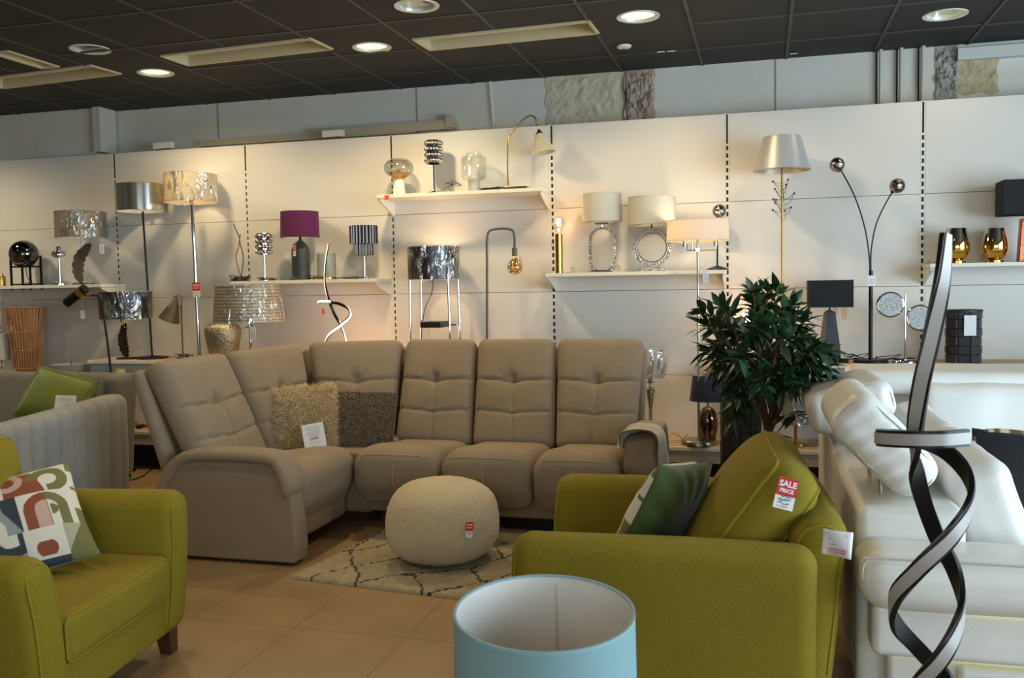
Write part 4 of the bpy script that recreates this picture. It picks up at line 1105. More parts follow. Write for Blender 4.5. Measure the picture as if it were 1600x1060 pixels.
# ---------------------------------------------------------------- spiral ribbon lamps
def spiral_lamp(label, loc, pts_a, pts_b, axis_x, wd, th, body, diff, cat='lamp', name='spiral_lamp', base_r=.13, group=None, rz=0):
    t = thing(name, label, cat, loc, rz, group)
    MB().lathe([(base_r, 0), (base_r, .012), (base_r-.01, .018), (.0001, .018)], n=48).build('base', BLACK, t)
    for P in (pts_a, pts_b):
        path = crom(P, 10)
        def nr(i, p, tt): v = Vector((p.x-axis_x(p.z), p.y, 0)); return v if v.length > .004 else Vector((0, -1, 0))
        mb = MB(); mb.ribbon(path, nr, wd, th); a = mb.build('ribbon_frame', body, t, ang=40)
        k = len(path); off = []
        for i, p in enumerate(path):
            tt = (path[min(i+1, k-1)]-path[max(i-1, 0)]).normalized(); n_ = nr(i, p, tt); n_ = (n_-tt*n_.dot(tt)).normalized(); off.append(p+n_*(th*.5+.0012))
        mb = MB(); mb.ribbon(off, lambda i, p, tt: nr(i, path[i], tt), wd*.68, .0030); mb.build('light_diffuser', diff, a, ang=40)
    return t
def helix_pts(key, s0, zd_y):
    # key: (pixel x, pixel y, depth offset towards the camera) -> local points
    out = []
    for px, py, dy in key:
        p = W(px, py, zd_y-dy); out.append(Vector((p.x-s0.x, p.y-s0.y, p.z-s0.z)))
    return out
FY = 2.17; s0 = W(1450, 700, FY); s0.z = 0
ka = [(1478, 366, .02), (1472, 440, .035), (1455, 530, .055), (1438, 610, .06), (1429, 690, .02), (1436, 760, -.05), (1462, 835, -.09), (1490, 890, -.06), (1502, 940, .0), (1494, 985, .06), (1470, 1030, .09), (1432, 1075, .06), (1395, 1130, -.01), (1405, 1200, -.06), (1450, 1290, -.06), (1452, 1400, -.01)]
kb = [(1512, 684, .05), (1470, 687, .095), (1420, 687, .09), (1376, 685, .03), (1380, 683, -.04), (1430, 687, -.09), (1478, 706, -.08), (1512, 745, -.02), (1515, 790, .04), (1485, 840, .09), (1435, 890, .09), (1398, 935, .03), (1400, 975, -.04), (1440, 1020, -.09), (1480, 1065, -.07), (1500, 1130, .0), (1480, 1200, .07), (1440, 1290, .05), (1448, 1400, .01)]
A_, B2 = helix_pts(ka, s0, FY), helix_pts(kb, s0, FY)
for P in (A_, B2): P[-1] = Vector((P[-1].x, P[-1].y, .018))
spiral_lamp('tall black double spiral floor lamp with pale unlit diffuser strip in the right foreground', (s0.x, s0.y, 0), A_, B2, lambda z: 0.0, .036, .011,
            mat('black_anodised', '1B1B20', .38, .5), mat('frosted_diffuser', 'A8A4A0', .35))
# ================================================================ LAMPS AND SMALL THINGS
SH = 1.455; SH2 = 1.466; SH3 = 2.06; SH4 = 1.475; LZ = LOWZ+.003; PZ = PLZ+.003
def lamp(label, S, group=None, rz=0, name='table_lamp', cat='lamp'): return thing(name, label, cat, S.p, rz, group)
def disc(t, r, h, m=CHROME, z=0, name='base', n=40): return MB().lathe([(r, z), (r, z+h*.7), (r*.94, z+h), (.0001, z+h)], n=n).build(name, m, t)
def pole(t, z0, z1, r, m=CHROME, x=0, y=0, name='pole', x1=None): return MB().tube([(x, y, z0), (x if x1 is None else x1, y, z1)], r, 14).build(name, m, t)
def drum(t, z0, z1, r0, r1, m, x=0, y=0, lining=None, n=64, name='lamp_shade', wrap=None, sx=1, sy=1, rings=True):
    s = MB().lathe([(r0, z0), (r1, z1)], (x, y, 0), n, close=False, sx=sx, sy=sy).build(name, m, t)
    MB().lathe([(r0-.002, z0), (r1-.002, z1)], (x, y, 0), n, close=False, sx=sx, sy=sy).build('shade_lining', lining or m, s)
    if rings:
        for r_, z in ((r0, z0+.003), (r1, z1-.003)): MB().tube([(x+r_*sx*math.cos(a*PI/24), y+r_*sy*math.sin(a*PI/24), z) for a in range(48)], .0022, 6, closed=True).build('shade_ring', m, s)
        q = MB(); zz = z0+(z1-z0)*.12
        for k in range(3): a = 2*PI*k/3+.5; q.tube([(x, y, zz), (x+r0*.98*math.cos(a)*sx, y+r0*.98*math.sin(a)*sy, z0+.006)], .0018, 5)
        q.build('spider', SATIN, s)
    if wrap:
        w_ = MB(); nn = 72; mm = 14; vs = []; fs = []
        for j in range(mm+1):
            f = j/mm; z = z0-.004+(z1-z0+.008)*f; rr = r0+(r1-r0)*f
            for i in range(nn):
                a = 2*PI*i/nn; q_ = rr+.003+.004*abs(noise.noise(Vector((math.cos(a)*5+x*3+r0*50, math.sin(a)*5, z*9))))
                vs.append((x+q_*math.cos(a)*sx, y+q_*math.sin(a)*sy, z))
        for j in range(mm):
            for i in range(nn): fs.append((j*nn+i, j*nn+(i+1) % nn, (j+1)*nn+(i+1) % nn, (j+1)*nn+i))
        w_.add(vs, fs); w_.build('wrapping_film', wrap, s, ang=180)
    return s
def bulb(t, x, y, z, r=.03, m=None, holder=SATIN, lit=0, color=(1, .72, .42), up=1):
    h = MB().lathe([(.014, z-up*.055), (.014, z-up*.02)], (x, y, 0), 16).build('bulb_holder', holder, t)
    MB().lathe([(.012, z-up*.022), (.013, z-up*.012), (r*.75, z+up*r*.5), (r, z+up*r*1.1), (r*.7, z+up*r*1.8), (.0001, z+up*r*2.05)], (x, y, 0), 24).build('bulb', m or mat('opal_bulb', 'E8E6DC', .3), t)
    if lit:
        l = bpy.data.lights.new('bulb_light', 'POINT'); l.energy = lit; l.color = color; l.shadow_soft_size = r*1.6
        o = bpy.data.objects.new('bulb_light', l); COL.objects.link(o); o.parent = t; o.location = (x, y, z+up*r*2.6)
def cord(t, seed, spread=.13, m=CABLE, r=.0028, n=9, x=0, y=.0, hump=.02, name='cord', z=.004, bx=0):
    rg = random.Random(seed); pts = [(x, y, z)]
    for i in range(n): pts.append((x+bx+rg.uniform(-spread, spread), y+rg.uniform(-.03, .07), z+max(0, rg.uniform(-.4, 1))*hump))
    return MB().tube(crom(pts, 6), r, 6).build(name, m, t)
def plug(t, x, y, z=.0, m=CABLE): return MB().rbox((.045, .035, .028), .008, n=(2, 2, 2), off=(x, y, z+.014)).build('plug', m, t)
def ptag(label, c, w_=.03, h_=.06, m=PAPER, rot=(0, 0, 0), red=False, lines=True, string=None, group=None):
    t = card('price_tag', label, 'price tag', c, w_, h_, rot, m if not red else PAPER, group=group)
    if red: MB().box((0, -.0011, h_*.22), (w_, .001, h_*.56)).build('red_panel', RED, t, smooth=False); text('SALE', w_*.36, on_card(0, h_*.30, -.0018), PAPER, t, bold=.0003); text('PRICE', w_*.24, on_card(0, h_*.10, -.0018), PAPER, t)
    if lines: rules(t, 0, [(-.15 if red else .1)*h_, (-.28 if red else -.08)*h_, -.38*h_ if red else -.25*h_], [w_*.6, w_*.7, w_*.5], INK if not red else REDINK, .0018, 'handwriting')
    if string: MB().tube([(0, 0, h_/2-.004), (string[0], 0, h_/2+string[1])], .0009, 5).build('string', WCABLE, t)
    return t
HAM = mat('hammered_silver', 'B2A88E', .28, .9, bump=.9, bscale=55)
TAUPE = cloth_shade('taupe_shade_cloth', 'A0937F', .25)
CREAMC = cloth_shade('cream_shade_cloth', 'D6CDB4', .40)
WHITEC = cloth_shade('white_shade_cloth', 'D8D6CC', .30)
PINKW = cloth_shade('pale_satin_shade_cloth', 'EFE6E0', .45)
BLACKC = mat('black_shade_cloth', '141517', .8)
WARMW = mat('white_shade_lining', 'D5D3CD', .55)

# --- far left shelf
Y0 = 6.34
S = Spot(2, Y0, SH); t = lamp('small brass cylinder lamp at the left edge of the photo', S); disc(t, S.r(14), S.h(432), BRASS, n=32, name='body'); MB().lathe([(S.r(8), S.h(432)), (S.r(8), S.h(428)), (.0001, S.h(428))]).build('rim', BRASS, t)
S = Spot(42, Y0, SH); t = lamp('round smoked mirror ball lamp in a black metal frame on the far left shelf', S)
r_ = S.r(43); zc = S.h(397); MB().sphere((-.015, 0, zc), r_, 40, 24).build('globe', mat('smoked_mirror_glass', (.42, .40, .38), .04, 1.0), t)
f = MB(); w2 = S.r(42); 
for a in (-1, 1):
    for b in (-1, 1): f.box((a*w2*.85, b*.06, S.h(410)/2+.01), (.014, .014, S.h(393)))
    f.box((a*w2*.85, 0, .012), (.014, .13, .012)); f.box((a*w2*.85, 0, S.h(417)), (.014, .13, .012)); f.box((0, a*.06, .012), (w2*1.7, .014, .012)); f.box((0, a*.06, S.h(417)), (w2*1.7, .014, .012))
f.build('frame', BLACK, t); MB().tube(crom([(0, 0, S.h(418)), (.004, 0, .09), (.02, .01, .04), (.05, .0, .01)], 5), .003, 6).build('cord', CABLE, t); cord(t, 3, .07, hump=.03)
S = Spot(94, Y0, SH); t = lamp('small chrome mushroom lamp between the mirror ball lamp and the feather lamp', S)
disc(t, S.r(30), .012); pole(t, .01, S.h(403), .009)
r_ = S.r(21); z = S.h(397); MB().lathe([(r_*.45, z-r_*.55), (r_*.95, z-r_*.3), (r_, z), (r_*.9, z+r_*.35), (r_*.35, z+r_*.55), (r_*.3, z+r_*.7), (r_*.38, z+r_*.95), (r_*.2, z+r_*1.15), (.0001, z+r_*1.2)], n=36).build('lamp_shade', CHROME, t); cord(t, 5, .08, WCABLE)
S = Spot(130, Y0, SH); t = lamp('table lamp with grey feather stem and taupe drum shade in plastic, far left shelf', S)
drum(t, S.h(372), S.h(331), S.r(74), S.r(74), TAUPE, lining=WARMW, wrap=FILM2); pole(t, S.h(388), S.h(368), .005, SATIN); MB().box((0, 0, .006), (S.r(50), .10, .012)).build('base', mat('bronze_base', '4A4034', .5, .4), t)
def feather(t, pts, wid, m, th=.006, notches=9):
    path = crom(pts, 8); k = len(path); L_ = []; R_ = []
    for i, p in enumerate(path):
        f = i/(k-1); tt = (path[min(i+1, k-1)]-path[max(i-1, 0)]).normalized(); nr = Vector((tt.z, 0, -tt.x))
        w_ = wid*math.sin(PI*min(1, f*.93+.05))**.6*(1-.35*f)*(.55+.45*min(1, f*5)); nl = .78 if (i*notches//k) != ((i+1)*notches//k) else 1; nr_ = .70 if ((i+3)*(notches-2)//k) != ((i+4)*(notches-2)//k) else 1
        L_.append(p-nr*w_*nl); R_.append(p+nr*w_*nr_)
    vs = []; fs = []
    for i in range(k):
        for y in (-th/2, th/2):
            vs += [L_[i]+Vector((0, y*.3, 0)), path[i]+Vector((0, y*1.5, 0)), R_[i]+Vector((0, y*.3, 0))]
    for i in range(k-1):
        a = i*6; b = a+6
        fs += [(a, a+1, b+1, b), (a+1, a+2, b+2, b+1), (a+3, b+3, b+4, a+4), (a+4, b+4, b+5, a+5), (a, b, b+3, a+3), (a+2, a+5, b+5, b+2)]
    fs += [(0, 3, 4, 1), (1, 4, 5, 2), (k*6-6, k*6-5, k*6-2, k*6-3), (k*6-5, k*6-4, k*6-1, k*6-2)]
    o = MB().add(vs, fs).build('feather', m, t, ang=30)
    MB().tube([p+Vector((0, -th*.9, 0)) for p in path], .0028, 6).build('quill', m, o)
    return o
FEA = mat('pewter_feather', '6B6358', .42, .5, bump=.3, bscale=90)
feather(t, [(S.x(128, 440), 0, .01), (S.x(122, 425), 0, S.h(425)), (S.x(124, 405), 0, S.h(405)), (S.x(134, 390), 0, S.h(390)), (S.x(142, 382), 0, S.h(382))], S.r(27), FEA)
cord(t, 8, .10, WCABLE)
ptag('white rectangular tag hanging on the taupe shade of the feather lamp', W(159, 389, 6.25), .044, .078, lines=True, string=(0, .05))
# --- below the far left shelf
S = Spot(48, 6.28, PZ); t = lamp('flared lamp of thin vertical wooden slats at far left behind the grey green sofa', S)
WOOD = mat('orange_rattan_slat', 'B98A5A', .5, var=.25, vscale=12)
z0 = S.h(575); z1 = S.h(480); f = MB()
for k in range(34):
    a = 2*PI*k/34; r0_, r1_ = S.r(40), S.r(58); pts = []
    for i in range(6): u = i/5; rr = r0_+(r1_-r0_)*u**1.5; pts.append((rr*math.cos(a), rr*math.sin(a), z0+(z1-z0)*u))
    f.tube(pts, .0042, 5)
f.build('slat_shade', WOOD, t)
for u in (0, .3, .6, 1):
    rr = S.r(40)+(S.r(58)-S.r(40))*u**1.5; MB().tube([(rr*math.cos(a*PI/20), rr*math.sin(a*PI/20), z0+(z1-z0)*u) for a in range(40)], .004, 6, closed=True).build('hoop', WOOD, t)
q = MB().lathe([(.001, 0), (.001, .001)], n=3); q = None
MB().lathe([(.11, 0), (.11, .02), (S.r(34), z0), (.0001, z0)], n=32).build('base', WOOD, t); MB().lathe([(S.r(26), z0), (S.r(40), z1-.02)], n=32, close=False).build('inner_diffuser', cloth_shade('orange_paper', 'B98A62', .3), t)
ptag('red and white tag beside the slatted wooden lamp', W(17, 508, 6.2), .045, .10, red=True)
ptag('small square white tag on the wall beneath the far left shelf', W(159, 513, 6.5), .052, .055, lines=False)
S = Spot(2, 6.2, PZ); t = lamp('lamp with white drum shade cut off at the left edge behind the sofa', S); disc(t, .08, .02); pole(t, .02, S.h(566), .01); drum(t, S.h(562), S.h(522), S.r(34), S.r(33), WHITEC, lining=WARMW)
S = Spot(116, 6.2, PZ); t = lamp('lamp with grey blue drum shade just above the grey green sofa', S); disc(t, .09, .02); MB().lathe([(.05, .02), (.07, .08), (.03, .14), (.01, .17)], n=32).build('body', SATIN, t); pole(t, .1, S.h(564), .006)
drum(t, S.h(590), S.h(569), S.r(66), S.r(62), mat('blue_grey_shade', '7C8484', .8), lining=WARMW); MB().sphere((0, 0, S.h(562)), .012).build('finial', CHROME, t)
# black spotlight floor lamp in front of the shelves
S = Spot(176, 5.75, 0); t = lamp('thin black floor lamp with black and brass spotlight head, at left', S, name='floor_lamp')
disc(t, .13, .015, BLACK); g_ = lambda px, py: Vector((S.x(px, py), 0, S.h(py, px)))
MB().tube([(S.x(177, 640)*.0, 0, .01)]+crom([g_(176, 617), g_(171, 560), g_(163, 500), g_(158, 472), g_(154, 463), g_(143, 462)], 6), .0085, 12).build('pole', BLACK, t)
hd = MB(); a, b = g_(104, 474), g_(133, 451); d = (a-b); hd.tube([b, b+d*.99], .036, 28); hd.build('spot_head', BLACK, t)
MB().tube([b+d*.12, b+d*.34], .0375, 28).build('brass_band', BRASS, t); MB().tube([g_(126, 462), g_(143, 463)], .006, 10).build('head_joint', BRASS, t)
ptag('white luggage shaped tag hanging from the black spotlight lamp', W(129, 492, 5.74), .036, .062, lines=False, string=(0, .085))
# --- low shelf at left
S = Spot(199, 6.2, LZ); t = lamp('table lamp with black drum shade in plastic and black feather stem, low left shelf', S)
MB().box((0, 0, .008), (S.r(50), .09, .016)).build('base', mat('bronze_base', '4A4034', .5, .4), t); drum(t, S.h(498), S.h(456), S.r(76), S.r(80), mat('black_green_satin', '141B19', .35), lining=WARMW, wrap=FILM2, x=S.x(196, 476)); pole(t, S.h(512), S.h(492), .006, BRASS, x=S.x(194, 500))
feather(t, [(S.x(199, 555), 0, .01), (S.x(193, 540), 0, S.h(540)), (S.x(192, 522), 0, S.h(522)), (S.x(196, 505), 0, S.h(505))], S.r(24), mat('dark_bronze_feather', '3A3128', .4, .6), notches=14); cord(t, 11, .07, m=WCABLE, r=.002)
S = Spot(238, 6.28, LZ); t = lamp('floor lamp with brushed silver drum shade on thin black pole', S, name='floor_lamp'); disc(t, S.r(50), .014, BLACK)
MB().tube([(0, 0, .01), (S.x(223, 330), 0, S.h(330))], .008, 12).build('pole', BLACK, t)
def streak(name, c1, c2, rough=.18, sc=14):
    if name in MATS: return MATS[name]
    m_ = mat(name, c1, rough, .95); nt = m_.node_tree; b = nt.nodes['Principled BSDF']; tc = nt.nodes.new('ShaderNodeTexCoord'); mp = nt.nodes.new('ShaderNodeMapping'); mp.inputs['Scale'].default_value = (1, 1, .02)
    n = nt.nodes.new('ShaderNodeTexNoise'); n.inputs['Scale'].default_value = sc; r = nt.nodes.new('ShaderNodeValToRGB'); r.color_ramp.elements[0].position = .38; r.color_ramp.elements[1].position = .62
    r.color_ramp.elements[0].color = (*lin(c1), 1); r.color_ramp.elements[1].color = (*lin(c2), 1); L = nt.links.new
    L(tc.outputs['Object'], mp.inputs[0]); L(mp.outputs[0], n.inputs['Vector']); L(n.outputs['Fac'], r.inputs[0]); L(r.outputs[0], b.inputs['Base Color']); return m_
drum(t, S.h(330), S.h(288), S.r(76), S.r(76), streak('brushed_silver_foil', '8F8E86', 'D8D7CF'), lining=WARMW, x=S.x(221, 309)); cord(t, 12, .10)
S = Spot(312, 6.28, LZ); t = lamp('floor lamp with lit cream drum shade in plastic on thick chrome pole', S, name='floor_lamp'); disc(t, .12, .02)
MB().tube([(0, 0, .01), (S.x(300, 315), 0, S.h(315))], .015, 16).build('pole', CHROME, t); xx = S.x(298, 293); drum(t, S.h(316), S.h(272), S.r(80), S.r(78), CREAMC, lining=cloth_shade('warm_translucent_lining', 'F0E4CC', .65), x=xx, wrap=FILM2); bulb(t, xx, 0, S.h(306), .022, lit=1.6)
ptag('red and white sale tag on the chrome pole of the lit cream floor lamp', W(307, 453, 6.24), .068, .115, red=True)
ptag('round pale tag hanging below the silver drum shade', W(238, 347, 6.3), .04, .045, lines=False)
S = Spot(286, 6.3, LZ); t = lamp('antique metal desk lamp with cone shade, low left shelf between two floor lamps', S)
OLDM = mat('aged_pewter', '6C6450', .45, .6); disc(t, .05, .012, OLDM); pole(t, .01, S.h(477), .006, OLDM, x1=S.x(283, 477)); hx = S.x(272, 476)
mb = MB().lathe([(.004, .0), (.012, -.012), (S.r(33), -S.s*40)], n=36, close=False); Mh = Matrix.Translation((S.x(277, 467), 0, S.h(463))) @ Matrix.Rotation(R(24), 4, 'Y'); mb.v = [tuple(Mh @ Vector(v)) for v in mb.v]; sd = mb.build('lamp_shade', OLDM, t); 
mb = MB().lathe([(.004, -.004), (.011, -.014), (S.r(31), -S.s*39.5)], n=36, close=False); mb.v = [tuple(Mh @ Vector(v)) for v in mb.v]; mb.build('shade_lining', mat('grey_lining', '9B988E', .6), sd)
MB().tube(crom([(S.x(277, 467), 0, S.h(464)), (S.x(272, 464), 0, S.h(463)), (S.x(275, 462), 0, S.h(462.5)), (S.x(281, 461), 0, S.h(461)), (S.x(284, 470), 0, S.h(470)), (S.x(283, 480), 0, S.h(480))], 6), .003, 6).build('arm', OLDM, t)
MB().tube([(S.x(274, 480), 0, S.h(481)), (S.x(284, 480), 0, S.h(480))], .004, 8).build('joint', OLDM, t); cord(t, 14, .09, hump=.035); cord(t, 15, .08, hump=.03)
# big patterned shade lamp and silver urn lamp
S = Spot(392, 6.06, LZ); t = lamp('chrome lamp with wide shade in silver woven pattern under plastic, behind the sofa corner', S)
def woven_shade():
    m_ = mat('woven_silver_pattern', 'A69C86', .45, .35); nt = m_.node_tree; b = nt.nodes['Principled BSDF']; tc = nt.nodes.new('ShaderNodeTexCoord'); L = nt.links.new
    sp_ = nt.nodes.new('ShaderNodeSeparateXYZ'); L(tc.outputs['Object'], sp_.inputs[0]); at = nt.nodes.new('ShaderNodeMath'); at.operation = 'ARCTAN2'; L(sp_.outputs['Y'], at.inputs[0]); L(sp_.outputs['X'], at.inputs[1])
    cb = nt.nodes.new('ShaderNodeCombineXYZ'); L(at.outputs[0], cb.inputs[0]); L(sp_.outputs['Z'], cb.inputs[1])
    br = nt.nodes.new('ShaderNodeTexBrick'); br.inputs['Scale'].default_value = 1; br.inputs['Brick Width'].default_value = .13; br.inputs['Row Height'].default_value = .024; br.inputs['Mortar Size'].default_value = .008; br.inputs['Mortar Smooth'].default_value = 1
    br.inputs['Color1'].default_value = (*lin('B9AE96'), 1); br.inputs['Color2'].default_value = (*lin('A79B82'), 1); br.inputs['Mortar'].default_value = (*lin('766C57'), 1); L(cb.outputs[0], br.inputs['Vector']); L(br.outputs[0], b.inputs['Base Color']); return m_
disc(t, .09, .02); pole(t, .02, S.h(500), .008); drum(t, S.h(503), S.h(446), S.r(110), S.r(100), woven_shade(), lining=WARMW, wrap=FILM2)
MB().tube(crom([(0, 0, S.h(507)), (-.02, 0, S.h(511)), (-.05, 0, S.h(512)), (-.06, -.005, S.h(514))], 6), .009, 10, r2=.003).build('branch_ornament', CHROME, t); MB().tube(crom([(0, 0, S.h(507)), (.025, 0, S.h(510)), (.045, 0, S.h(516))], 6), .008, 10, r2=.003).build('branch_ornament', CHROME, t)
ptag('white tag with handwriting hanging under the woven pattern shade', W(395, 521, 6.05), .05, .10)
S = Spot(350, 6.26, LZ); t = lamp('bulging hammered silver table lamp body behind the sofa corner', S)
zt = S.h(503); r_ = S.r(56); MB().lathe([(r_*.66, 0), (r_*.82, zt*.25), (r_*.93, zt*.5), (r_, zt*.70), (r_*.99, zt*.80), (r_*.90, zt*.90), (r_*.70, zt*.965), (r_*.40, zt*.995), (r_*.0001, zt)], n=64).build('body', HAM, t)
# --- second shelf (magenta)
S = Spot(372, 6.33, SH); t = lamp('unlit thin wavy wire lamp on the shelf left of the ringed chrome lamp', S); disc(t, .03, .01, BLACK)
g_ = lambda px, py: Vector((S.x(px, py), 0, S.h(py)))
MB().tube(crom([g_(376, 432), g_(371, 415), g_(369, 400), g_(373, 385), g_(375, 370), g_(376, 367)], 6), .0042, 8).build('wire', mat('copper_grey_wire', '8A6E62', .4, .6), t)
MB().tube(crom([g_(377, 432), g_(380, 410), g_(379, 395), g_(375, 380), g_(374, 371), g_(370, 362), g_(365, 350)], 6), .0042, 8).build('wire', mat('blue_grey_wire', '4E5360', .4, .6), t)
for k in range(3): cord(t, 20+k, .09, hump=.04, r=.0035)
def ringed(label, S, ztop, zbot, wpx, rows, holder=CHROME, n=14, group=None):
    t = lamp(label, S, group); disc(t, .042, .022); pole(t, .02, S.h(zbot)+.02, .008); r_ = S.r(wpx)
    h_ = (S.h(ztop)-S.h(zbot))/rows; mb = MB(); fr = MB()
    for j in range(rows):
        zc = S.h(zbot)+h_*(j+.5)
        for i in range(n):
            a = 2*PI*(i+.5*(j % 2))/n; mb.sphere(((r_-h_*.30)*math.cos(a), (r_-h_*.30)*math.sin(a), zc), h_*.36, 14, 8)
        for z in (zc-h_*.46, zc+h_*.46): fr.lathe([(r_*.80, z-.003), (r_*.84, z-.003), (r_*.84, z+.003), (r_*.80, z+.003), (r_*.80, z-.003)], n=36, close=False)
    sh = MB().lathe([(r_*.55, S.h(zbot)), (r_*.55, S.h(ztop))], n=32, close=False).build('inner_shade', SMOKE, t); mb.build('crystal_ring', mat('mirror_crystal', (.80, .78, .74), .08, 1.0), t); fr.build('shade_hoop', holder, t); return t
S = Spot(414, 6.33, SH); t = ringed('small chrome lamp with stacked crystal rings on the shelf left of the magenta lamp', S, 365, 398, 27, 4); cord(t, 24, .10, hump=.02)
S = Spot(471, 6.33, SH); t = lamp('lamp with magenta velvet drum shade and dark green ribbed bottle base', S)
drum(t, S.h(372), S.h(331), S.r(60), S.r(58), mat('magenta_velvet', '560A42', .8, sheen=.12), lining=WARMW); pole(t, S.h(378), S.h(368), .010, BLACK)
zt = S.h(376); r_ = S.r(28); pr = [(r_*.93, 0), (r_, zt*.1)]
for i in range(26): u = .1+.62*i/25; pr.append((r_*(1+.025*math.sin(i*PI)) + (.0018 if i % 2 else 0), zt*u))
pr += [(r_*.93, zt*.80), (r_*.74, zt*.90), (r_*.36, zt*.98), (r_*.30, zt)]
MB().lathe(pr, n=56).build('body', mat('dark_green_glaze', '3C433F', .22, .2, bump=.9, bscale=60), t); cord(t, 26, .12, hump=.03, n=12)
ptag('red and white sale tag on the green bottle lamp with magenta shade', W(460, 391, 6.22), .036, .09, red=True, rot=(0, R(4), R(-30)))
S = Spot(511, 6.34, SH); t = lamp('frosted glass cylinder lamp with brass foot behind the lit spiral lamp', S); r_ = S.r(29)
MB().lathe([(r_*1.02, 0), (r_*1.04, .012), (r_*1.02, .022)], n=40).build('base', BRASS, t); MB().lathe([(r_, .022), (r_, S.h(396)), (r_*.97, S.h(396)), (r_*.97, .03)], n=40, close=False).build('glass', glass_mat('frosted_pale_glass', (.90, .91, .89), .05, .5), t)
S = Spot(570, 6.34, SH); t = lamp('smoked chrome two tier tubular shade lamp at the right end of the magenta lamp shelf', S); disc(t, .05, .016); pole(t, .01, S.h(400), .008)
for nm_, a_, b_, w_, k_ in (('upper_tier', 381, 353, 43, 22), ('lower_tier', 399, 378, 28, 15)):
    f = MB(); r_ = S.r(w_)
    for i in range(k_): a = 2*PI*i/k_; f.tube([(r_*.9*math.cos(a), r_*.9*math.sin(a), S.h(a_)), (r_*.9*math.cos(a), r_*.9*math.sin(a), S.h(b_))], r_*.13, 10)
    f.build(nm_, SMOKE, t)
cord(t, 29, .13, hump=.02, bx=-.1)
S = Spot(505, 6.33, SH); tg = MB().tube(crom([(-.30, .05, .004), (-.22, .0, .012), (-.15, .03, .004), (-.05, 0, .02), (.06, .03, .004), (.16, .0, .012), (.24, .03, .004)], 8), .0035, 6).build('extension_cable', CABLE); tg.location = S.p; tag(tg, 'loose black cable lying along the shelf of the magenta lamp', 'cable')
# lit spiral lamp
S = Spot(524, 6.2, LZ); s0 = S.p
ka = [(514, 381, .01), (509, 410, .025), (508, 440, .02), (513, 465, 0), (521, 488, -.03), (531, 507, -.02), (540, 532, 0), (540, 556, .02), (524, 566, 0)]
kb = [(497, 473, .0), (503, 471, .03), (516, 471, .03), (516, 473, -.03), (530, 475, -.04), (544, 483, -.02), (546, 495, .02), (532, 508, .04), (516, 522, .03), (509, 536, 0), (512, 556, -.02), (524, 566, 0)]
sl = spiral_lamp('lit double spiral ribbon lamp glowing warm white behind the sofa corner', tuple(s0), helix_pts(ka, s0, 6.2), helix_pts(kb, s0, 6.2), lambda z: -.0, .020, .009, mat('black_anodised', '1B1B20', .38, .5), glow('warm_led_ribbon', 'FFD9B8', 5.0), base_r=.07, name='spiral_table_lamp')
l = bpy.data.lights.new('ribbon_glow', 'POINT'); l.energy = 3.4; l.color = (1, .64, .38); l.shadow_soft_size = .06; o = bpy.data.objects.new('ribbon_glow', l); COL.objects.link(o); o.parent = sl; o.location = (.08, -.04, .16)
ptag('small orange and white tag on the lit spiral lamp', W(505, 487, 6.14), .018, .04, m=ORANGE, lines=False, string=(0, .016))
# --- highest shelf
S = Spot(624, 6.34, SH3); t = lamp('clear glass globe lamp with gold bowl on white ceramic cone foot, highest shelf', S); r_ = S.r(47)
MB().lathe([(S.r(21), 0), (S.r(15), S.h(279)), (.0001, S.h(279))], n=36).build('base', mat('matte_white_ceramic', 'DDDACB', .5), t)
MB().lathe([(S.r(14), S.h(280)), (S.r(30), S.h(274)), (S.r(38), S.h(271)), (S.r(36), S.h(270.6)), (.0001, S.h(277))], n=40, close=False).build('gold_bowl', mat('gold_leaf', (.72, .52, .20), .22, 1.0), t)
zc = S.h(262.5); MB().lathe([(r_*math.cos(a)*.985, zc+r_*.68*math.sin(a)) for a in [R(-58+12*i) for i in range(11)]], n=48, close=False).build('globe', glass_mat('smoke_tinted_glass', (.78, .77, .74), .10), t)
MB().sphere((0, 0, S.h(268)), .016).build('bulb', mat('amber_bulb', 'B98A3C', .15, .6), t)
S = Spot(679, 6.34, SH3); t = ringed('chrome table lamp with sparkling crystal bead shade on the highest shelf', S, 220, 256, 30, 4, n=16); cord(t, 32, .05, hump=.01); cord(t, 33, .10, hump=.09, bx=.12, r=.002)
S = Spot(741, 6.34, SH3); t = lamp('clear glass jar shaped lamp on grey marble foot, highest shelf', S); r_ = S.r(39)
MB().lathe([(S.r(19), 0), (S.r(19), S.h(281)), (.0001, S.h(281))], n=36).build('base', mat('grey_marble', 'B8B6AE', .35, var=.3, vscale=20), t); MB().lathe([(S.r(12), S.h(281)), (S.r(12), S.h(273)), (.0001, S.h(273))], n=24).build('bulb_holder', mat('white_ceramic_holder', 'D8D6CC', .4), t)
MB().lathe([(r_*.45, S.h(281)), (r_*.85, S.h(280.5)), (r_, S.h(277)), (r_, S.h(249)), (r_*.88, S.h(245)), (r_*.62, S.h(243.5)), (r_*.60, S.h(240)), (r_*.66, S.h(239.5))], n=48, close=False).build('glass', glass_mat('clear_glass', (.93, .94, .92), .07), t); 
for k in range(3): cord(t, 35+k, .12, hump=.03, bx=.10, r=.0035)
S = Spot(808, 6.34, SH3); t = lamp('arched brass lamp with cream pleated cone shade on the highest shelf', S); MB().box((0, 0, .011), (S.r(78), .13, .022)).build('base', BRASS, t, bevel=.002)
g_ = lambda px, py: Vector((S.x(px, py), 0, S.h(py)))
MB().tube([g_(794, 289)]+crom([g_(793, 260), g_(794, 220), g_(800, 207), g_(815, 190), g_(824, 184), g_(831, 182.5), (g_(837, 188)), g_(839, 200)], 6), .0058, 12).build('arm', BRASS, t)
cx = S.x(842, 207); Mh = Matrix.Translation((cx, 0, S.h(207))) @ Matrix.Rotation(R(-11), 4, 'Y')
